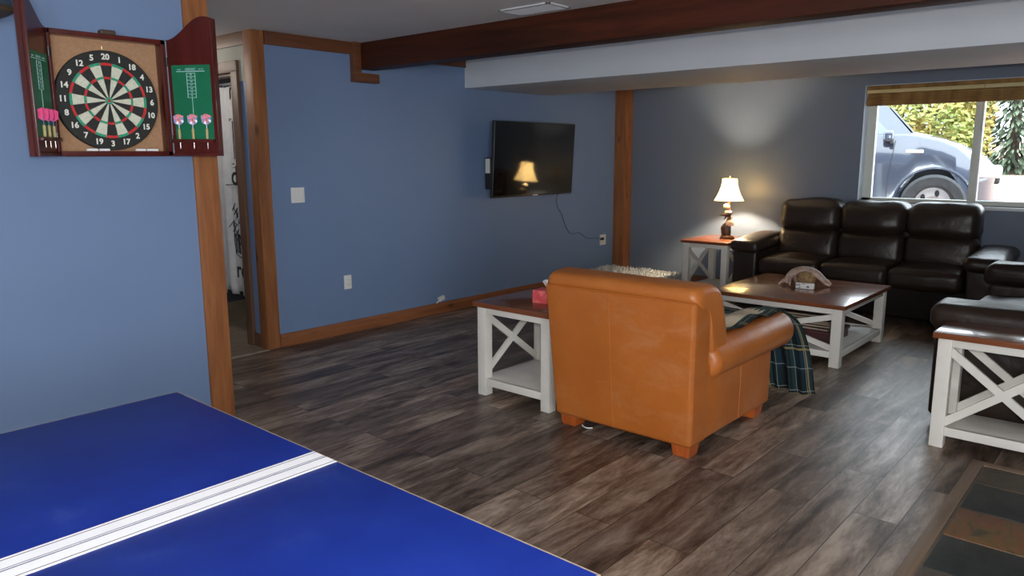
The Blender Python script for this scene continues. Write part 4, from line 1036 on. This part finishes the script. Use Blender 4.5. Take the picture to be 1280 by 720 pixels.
# shaggy white cushion in the corner
bm = B(); rbox(bm, 6.95, 7.74, 4.10, 5.14, .004, .145, .06, puff=(0, 0, .02), n=14, wrinkle=.02, seed=4)
for f in list(bm.faces): pass
random.seed(5); tuft = []
bm.faces.ensure_lookup_table()
for f in bm.faces:
    c = f.calc_center_median()
    if c.z > .05:
        for q in range(4): tuft.append((c + Vector((random.uniform(-.03, .03), random.uniform(-.03, .03), 0)), f.normal.copy()))
cushion = thing('floor_cushion', 'shaggy cream white cushion lying on the floor in the far corner', 'cushion', (7.35, 4.62, 0))
finish('cushion_body', bm, M['cream'], cushion)
bm = B()
for c, n_ in tuft:
    d = (n_ if n_.length > .1 else Vector((0, 0, 1))); d = Vector((random.uniform(-.6, .6), random.uniform(-.6, .6), .35 + abs(d.z) * .2)).normalized()
    s_ = d.cross(Vector((0, 0, 1))); s_ = (s_.normalized() if s_.length > .01 else Vector((1, 0, 0))) * .006
    L0 = random.uniform(.02, .04); p0 = c + Vector((0, 0, -.004)); p1 = c + d * L0 * .6 + Vector((0, 0, .006)); p2 = c + d * L0
    a = [bm.verts.new(p0 - s_), bm.verts.new(p0 + s_), bm.verts.new(p1 + s_ * .8), bm.verts.new(p1 - s_ * .8), bm.verts.new(p2)]
    bm.faces.new(a[:4]); bm.faces.new((a[3], a[2], a[4]))
pl_ = finish('shag_pile', bm, M['cream'], cushion); pl_['kind'] = 'stuff'
bm = B(); tube(bm, cr([(3.30, 2.37, .005), (3.285, 2.35, .005), (3.28, 2.32, .005), (3.30, 2.30, .005)]), .004, 8); solo('cord_end', bm, M['plastic_w'], 'short white cord end on the floor beside the armchair left foot', 'cord')

# ------------------------------------------------------------------ outside
GZ = .53
bm = B(); nx, nyy = 30, 40; rows = []
def gh(x, y): return GZ + max(0, x - 12.2) * .050 + .04 * noise.noise(Vector((x * .6, y * .6, 0))) * min(1, max(0, x - 11.5))
for i in range(nx + 1):
    x = F + T + 34 * (i / nx) ** 1.4; rows.append([bm.verts.new((x, y, gh(x, y))) for y in [-14 + 40 * j / nyy for j in range(nyy + 1)]])
for a, b in zip(rows, rows[1:]):
    for j in range(nyy): bm.faces.new((a[j], a[j + 1], b[j + 1], b[j]))
struct('ground_outside', bm, M['ground'])

# car: profile along y, nose toward -y; near side plane x = 10.5
car = thing('car', 'silver blue car parked outside the window', 'car', (11.4, 4.2, GZ))
XC, HWc = 11.42, .92; WCY, WCZ, WR = 2.28, .885, .36; RWY = 5.05
def arch(cy, r=.43):
    return [(cy + r * math.cos(a), WCZ + r * math.sin(a)) for a in [R(-25) + (R(205) + R(25)) * k / 16 for k in range(17)]]
side = [(1.72, .70), (1.62, .78), (1.59, .95), (1.60, 1.12), (1.585, 1.22), (1.62, 1.32), (1.72, 1.415), (2.00, 1.545), (2.25, 1.625), (2.50, 1.685), (2.62, 1.70), (4.4, 1.715), (5.9, 1.72), (6.05, 1.70), (6.15, 1.4), (6.16, 1.1), (6.20, .95), (6.12, .74), (5.9, .72)]
a2 = arch(RWY); a1 = arch(WCY)
def fixarch(a): return list(reversed(a)) if a[0][0] < a[-1][0] else a
bot = [(p[0], p[1]) for p in sorted([], key=lambda q: q)]
ptsb = fixarch(a2) + [(4.5, .70), (2.85, .70)] + fixarch(a1)
prof = side + ptsb
def carsec(off, ins, top):
    out = []
    for (y, z) in prof:
        zz = z + (top * max(0, min(1, (z - 1.2) / .4))); cyy, czz = 3.9, 1.1
        k = 1 - ins
        y = y + min(1.2, max(0, (2.15 - y) / .5)) * .24 * (abs(off) / .92) ** 4
        out.append(Vector((XC + off, cyy + (y - cyy) * (1 - ins * .35), czz + (zz - czz) * (1 - ins * .5) if z > czz else zz)))
    return out
secs = []
for off, ins, top in ((-.86, .14, -.02), (-.905, .06, -.01), (-.92, 0, 0), (-.91, -.0, .02), (-.84, -.02, .045), (-.6, -.03, .065), (0, -.045, .08), (.6, -.03, .065), (.84, -.02, .045), (.91, 0, .02), (.92, 0, 0), (.905, .06, -.01), (.86, .14, -.02)):
    secs.append(carsec(off, max(ins, -.05), top))
secs = secs[2:-2]
bm = B(); rings = [[bm.verts.new(p) for p in s_] for s_ in secs]
for a, b in zip(rings, rings[1:]):
    for k in range(len(prof)): bm.faces.new((a[k], a[(k + 1) % len(prof)], b[(k + 1) % len(prof)], b[k]))
e1 = bm.faces.new(rings[0]); e2 = bm.faces.new(list(reversed(rings[-1])))
bmesh.ops.triangulate(bm, faces=[e1, e2])
body = finish('body', bm, M['carpaint'], car, angle=40)
# greenhouse
gp = [(2.50, 1.66), (2.83, 2.05), (3.05, 2.24), (3.5, 2.33), (4.8, 2.32), (5.6, 2.2), (6.05, 1.70)]
def gsec(off, k, dz=0): return [Vector((XC + off, 4.2 + (y - 4.2) * k, z + dz)) for y, z in gp]
bm = B(); rr_ = []
for sg in (-1, 1):
    base = [Vector((XC + sg * (.90 if z < 1.75 else .90 - .22 * (z - 1.7) / .55), y, z)) for y, z in gp]
    rr_.append(base)
mid = [Vector((XC, y - (.03 if y < 3.2 else -.05), z + (.05 if z > 1.75 else 0))) for y, z in gp]
loft(bm, [rr_[0], mid, rr_[1]]); gh_ = finish('greenhouse', bm, M['carpaint'], car, angle=50)
def gpt(y, z, o=.006, sg=-1): return Vector((XC + sg * (.90 - .22 * max(0, z - 1.7) / .55 + o), y, z))
for poly in ([(2.80, 1.74), (3.06, 2.02), (3.28, 2.15), (3.72, 2.18), (3.72, 1.74)], [(3.82, 1.74), (3.82, 2.18), (4.75, 2.17), (4.75, 1.74)], [(4.85, 1.74), (4.85, 2.16), (5.5, 2.07), (5.8, 1.78)]):
    for sg in (-1, 1):
        bm = B(); loft(bm, [[gpt(y, z, .004, sg) for y, z in poly], [gpt(y, z, .009, sg) for y, z in poly]]); finish('side_window', bm, M['carglass'], car, smooth=False)
bm = B(); q = [Vector((XC - .72, 2.56, 1.76)), Vector((XC + .72, 2.56, 1.76)), Vector((XC + .62, 2.84, 2.08)), Vector((XC - .62, 2.84, 2.08))]
loft(bm, [[p + Vector((0, -.004, .0)) for p in q], [p + Vector((0, -.018, .012)) for p in q]]); finish('windscreen', bm, M['carglass'], car, smooth=False)
bm = B(); rbox(bm, XC - 1.10, XC - .90, 2.76, 2.88, 1.64, 1.78, .04, n=3); mr = finish('mirror', bm, M['carpaint'], car)
bm = B(); rbox(bm, XC - 1.08, XC - .93, 2.755, 2.80, 1.615, 1.65, .012, n=2); finish('mirror_foot', bm, M['cartrim'], mr)
def wheel(cy, sg):
    xo = XC + sg * .93
    Mw = Matrix.Translation((xo, cy, WCZ)) @ Matrix.Rotation(-sg * PI / 2, 4, 'Y')   # local -z outward
    bm = B(); lathe(bm, [(.235, -.0), (.25, .012), (.33, .006), (.357, -.02), (.36, -.10), (.355, -.18), (.33, -.21), (.235, -.20), (.235, -.0)], 0, 0, 48, M4=Mw @ Matrix.Scale(-1, 4, (0, 0, 1)) @ Matrix.Rotation(PI, 4, 'X')); t_ = finish('tire', bm, M['tire'], car)
    bm = B(); lathe(bm, [(.001, -.05), (.06, -.03), (.1, -.055), (.20, -.045), (.225, -.015), (.240, -.008), (.243, -.05), (.243, -.17)], 0, 0, 48, M4=Mw @ Matrix.Scale(-1, 4, (0, 0, 1)) @ Matrix.Rotation(PI, 4, 'X'))
    rm = finish('rim', bm, M['rim'], t_)
    for k in range(5):
        a = R(90 + 72 * k); c0 = Mw @ Matrix.Scale(-1, 4, (0, 0, 1)) @ Matrix.Rotation(PI, 4, 'X')
        bm = B(); P2 = []
        for zz in (-.060, -.034):
            P2.append([c0 @ Vector((.135 * math.cos(a) + .042 * math.cos(2 * PI * i / 14) * 1.0, .135 * math.sin(a) + .026 * math.sin(2 * PI * i / 14), zz)) for i in range(14)])
        loft(bm, P2); finish('rim_opening', bm, M['cartrim'], rm)
for cy in (WCY, RWY):
    for sg in (-1, 1): wheel(cy, sg)
bm = B()
for cy in (WCY, RWY):
    lathe(bm, [(.425, -.90), (.425, .90)], 0, 0, 40, M4=Matrix.Translation((XC, cy, WCZ)) @ Matrix.Rotation(PI / 2, 4, 'Y'))
for cy in (WCY, RWY):
    for sg in (-.62, .62): lathe(bm, [(.43, 0), (.02, 0)], 0, 0, 40, M4=Matrix.Translation((XC + sg, cy, WCZ)) @ Matrix.Rotation(PI / 2, 4, 'Y'))
for v in bm.verts: v.co.z = max(v.co.z, .72)
finish('wheel_well', bm, M['cartrim'], car)
for cy in (WCY, RWY):
    bm = B(); tube(bm, [(XC - .925, cy + .435 * math.cos(a), WCZ + .435 * math.sin(a)) for a in [R(-12) + R(204) * k / 20 for k in range(21)]], .016, 8, squash=.6); finish('arch_lip', bm, M['carpaint'], car)
bm = B(); rbox(bm, XC - .90, XC - .62, 1.60, 1.86, 1.20, 1.36, .05, n=3, M4=Matrix.Translation((0, -.03, 0))); finish('headlamp', bm, M['headlamp'], car)
bm = B(); rbox(bm, XC + .62, XC + .90, 1.60, 1.86, 1.20, 1.36, .05, n=3, M4=Matrix.Translation((0, -.03, 0))); finish('headlamp', bm, M['headlamp'], car)
bm = B(); rbox(bm, XC - .5, XC + .5, 1.55, 1.65, 1.12, 1.30, .03, n=2); finish('grille', bm, M['cartrim'], car)
bm = B(); rbox(bm, XC - .90, XC + .90, 1.545, 1.75, .72, .92, .05, n=2); finish('bumper', bm, M['cartrim'], car)
bm = B(); rbox(bm, XC - .935, XC - .90, 2.42, 2.62, 1.50, 1.545, .012, n=2); finish('side_vent', bm, M['rim'], car)
bm = B()
tube(bm, [(XC - .921, 2.80, .80), (XC - .922, 2.80, 1.2), (XC - .921, 2.74, 1.66)], .004, 6); tube(bm, [(XC - .921, 3.78, .80), (XC - .922, 3.78, 1.66)], .004, 6); finish('door_gap', bm, M['cartrim'], car)
bm = B(); rbox(bm, XC - .955, XC - .92, 3.50, 3.70, 1.50, 1.53, .01, n=2); finish('door_handle', bm, M['carpaint'], car)
bm = B(); box(bm, XC - .925, XC - .90, 2.75, 4.58, .70, .80, .01); finish('rocker_panel', bm, M['cartrim'], car)

piv = Vector((XC - .92, WCY, 0)); Rz = Matrix.Rotation(R(14), 4, 'Z'); l0 = car.location.copy()
car.location = piv + (Rz @ (l0 - piv)); car.rotation_euler.z = R(14)

# bushes and trees
def foliage(name, label, cat, c, rad, mat, n, leaf=.13, trunk=True, group=None, conifer=False, seed=0):
    random.seed(seed); gz = gh(c[0], c[1])
    t = thing(name, label, cat, (c[0], c[1], gz), 0, group)
    bm = B()
    for i in range(n):
        if conifer:
            hgt = random.random() ** 1.25; rr = rad[0] * (1 - hgt) * random.uniform(.5, 1) + .05; a = random.uniform(0, 2 * PI)
            p = Vector((c[0] + rr * math.cos(a), c[1] + rr * math.sin(a), gz + .3 + rad[2] * hgt - rr * .25))
        else:
            d = Vector((random.gauss(0, 1), random.gauss(0, 1), random.gauss(0, 1))).normalized() * random.uniform(.55, 1) ** .5
            k = 1 + .35 * noise.noise(d * 2.2 + Vector((seed, 0, 0)))
            p = Vector((c[0] + d.x * rad[0] * k, c[1] + d.y * rad[1] * k, max(gz + .03, c[2] + d.z * rad[2] * k)))
        s = leaf * random.uniform(.6, 1.3)
        u = Vector((random.gauss(0, 1), random.gauss(0, 1), random.gauss(0, 1))).normalized(); w = u.orthogonal().normalized()
        if conifer: u = Vector((math.cos(a), math.sin(a), -.35)).normalized() * 1.8; w = Vector((-math.sin(a), math.cos(a), .1)).normalized() * .5
        q = [p - u * s, p + w * s * .55, p + u * s, p - w * s * .55]
        bm.faces.new([bm.verts.new(v) for v in q])
    finish('foliage', bm, mat, t, smooth=False)
    bm = B(); top = (c[2] if not conifer else gz + rad[2])
    if conifer: tube(bm, [(c[0], c[1], gz - .1), (c[0], c[1], gz + rad[2] * .95)], [.12, .02], 8)
    else:
        for k in range(5):
            a = k * 1.26; tube(bm, [(c[0] + .05 * math.cos(a), c[1] + .05 * math.sin(a), gz - .1), (c[0] + .3 * rad[0] * math.cos(a), c[1] + .3 * rad[1] * math.sin(a), (gz + top) / 2), (c[0] + .6 * rad[0] * math.cos(a), c[1] + .6 * rad[1] * math.sin(a), top + .3 * rad[2])], [.05, .035, .012], 6)
    finish('stem', bm, M['bark'], t)
    return t
foliage('bush', 'large yellow and orange autumn bush outside behind the car bonnet', 'bush', (17.0, 4.0, 2.0), (1.3, 1.15, 1.5), M['leaf_yellow'], 15000, .065, seed=1)
foliage('bush', 'green bush with yellowing leaves outside behind the car windscreen', 'bush', (18.0, 6.6, 2.2), (1.3, 1.3, 1.8), M['leaf_green'], 14000, .07, seed=2)
foliage('tree', 'tall grey green conifer outside at the right of the window', 'tree', (23.0, 3.25, 0), (1.9, 1.9, 8.5), M['leaf_dark'], 12000, .13, conifer=True, seed=4)
foliage('tree', 'dull green conifer outside at the right edge of the window', 'tree', (27.0, 1.4, 0), (1.9, 1.9, 8.0), M['leaf_dark'], 12000, .13, conifer=True, seed=5)
foliage('tree', 'tall green conifer outside rising behind the autumn bush', 'tree', (25.5, 7.6, 0), (1.7, 1.7, 8.0), M['leaf_green'], 12000, .14, conifer=True, seed=6)
foliage('tree', 'green conifer outside rising behind the parked car cabin', 'tree', (24.5, 12.2, 0), (1.7, 1.7, 8.0), M['leaf_dark'], 9000, .14, conifer=True, seed=7)

# ------------------------------------------------------------------ light
w = bpy.data.worlds.new('sky'); sc.world = w; w.use_nodes = True; nt = w.node_tree; bg = nt.nodes['Background']
tc = N(nt, 'ShaderNodeTexCoord'); sx = N(nt, 'ShaderNodeSeparateXYZ'); nt.links.new(tc.outputs['Generated'], sx.inputs[0])
rp = ramp(nt, sx.outputs['Z'], [(0.0, (.80, .90, 1.0)), (.35, (.86, .93, 1.0)), (1.0, (.75, .87, 1.0))]); nt.links.new(rp, bg.inputs['Color']); bg.inputs['Strength'].default_value = 5.2
def area(name, loc, target, sx_, sy_, power, col):
    l = bpy.data.lights.new(name, 'AREA'); l.shape = 'RECTANGLE'; l.size = sx_; l.size_y = sy_; l.energy = power; l.color = col
    o = bpy.data.objects.new(name, l); C.objects.link(o); o.location = loc
    o.rotation_euler = (Vector(target) - Vector(loc)).to_track_quat('-Z', 'Y').to_euler(); return o
pt_ = area('window_portal', (F + T + .01, (wy0 + wy1) / 2, (wz0 + wz1) / 2), (0, (wy0 + wy1) / 2, (wz0 + wz1) / 2), wy1 - wy0, wz1 - wz0, 1, (1, 1, 1)); pt_.data.cycles.is_portal = True
area('fill_daylight_right', (-1.2, YB + .1, 1.25), (.3, 4, 1.1), 2.4, 1.9, 135, (.95, .97, 1.0))  # added daylight fill behind the camera; no glass door is built here
area('fill_daylight_near', (XB + .1, -1.0, 1.5), (4, 1.5, 1.0), 1.6, 1.2, 55, (.97, .98, 1.0))  # second added fill, from the near wall; the wall has no window
area('camera_flash', (.03, -.03, 1.60), (3.2, 2.6, .9), .06, .04, 30, (1, .97, .93))
def point(name, loc, power, col, r):
    l = bpy.data.lights.new(name, 'POINT'); l.energy = power; l.color = col; l.shadow_soft_size = r
    o = bpy.data.objects.new(name, l); C.objects.link(o); o.location = loc; return o
point('lamp_bulb', (LXc, LYc, 1.125), 62, (1, .78, .52), .03)
point('hall_fill', (2.55, 6.2, 2.25), 7, (1, .92, .8), .08)  # added dim fill to lift the dark hall, without a fixture
point('bathroom_point', (4.2, 6.2, 2.2), 5, (1, .92, .8), .08)  # weak point light behind the curtain, no fixture modelled

# ------------------------------------------------------------------ camera
cd = bpy.data.cameras.new('camera'); cam = bpy.data.objects.new('camera', cd); C.objects.link(cam); sc.camera = cam
cd.sensor_width = 36; cd.lens = 945.3 / 1280 * 36; cd.clip_start = .05; cd.clip_end = 200
yaw, pit, rol = R(41.213), R(10.011), R(-.169)
Fw = Vector((math.cos(yaw) * math.cos(pit), math.sin(yaw) * math.cos(pit), -math.sin(pit)))
Rt = Vector((math.sin(yaw), -math.cos(yaw), 0)); Up = Rt.cross(Fw)
r_ = Rt * math.cos(rol) + Up * math.sin(rol); u_ = Up * math.cos(rol) - Rt * math.sin(rol)
mm = Matrix(((r_.x, u_.x, -Fw.x, 0), (r_.y, u_.y, -Fw.y, 0), (r_.z, u_.z, -Fw.z, 1.5), (0, 0, 0, 1)))
cam.matrix_world = mm
vs = sc.view_settings; vs.view_transform = 'Standard'; vs.look = 'None'; vs.gamma = 1; vs.exposure = 0.85; vs.use_curve_mapping = False
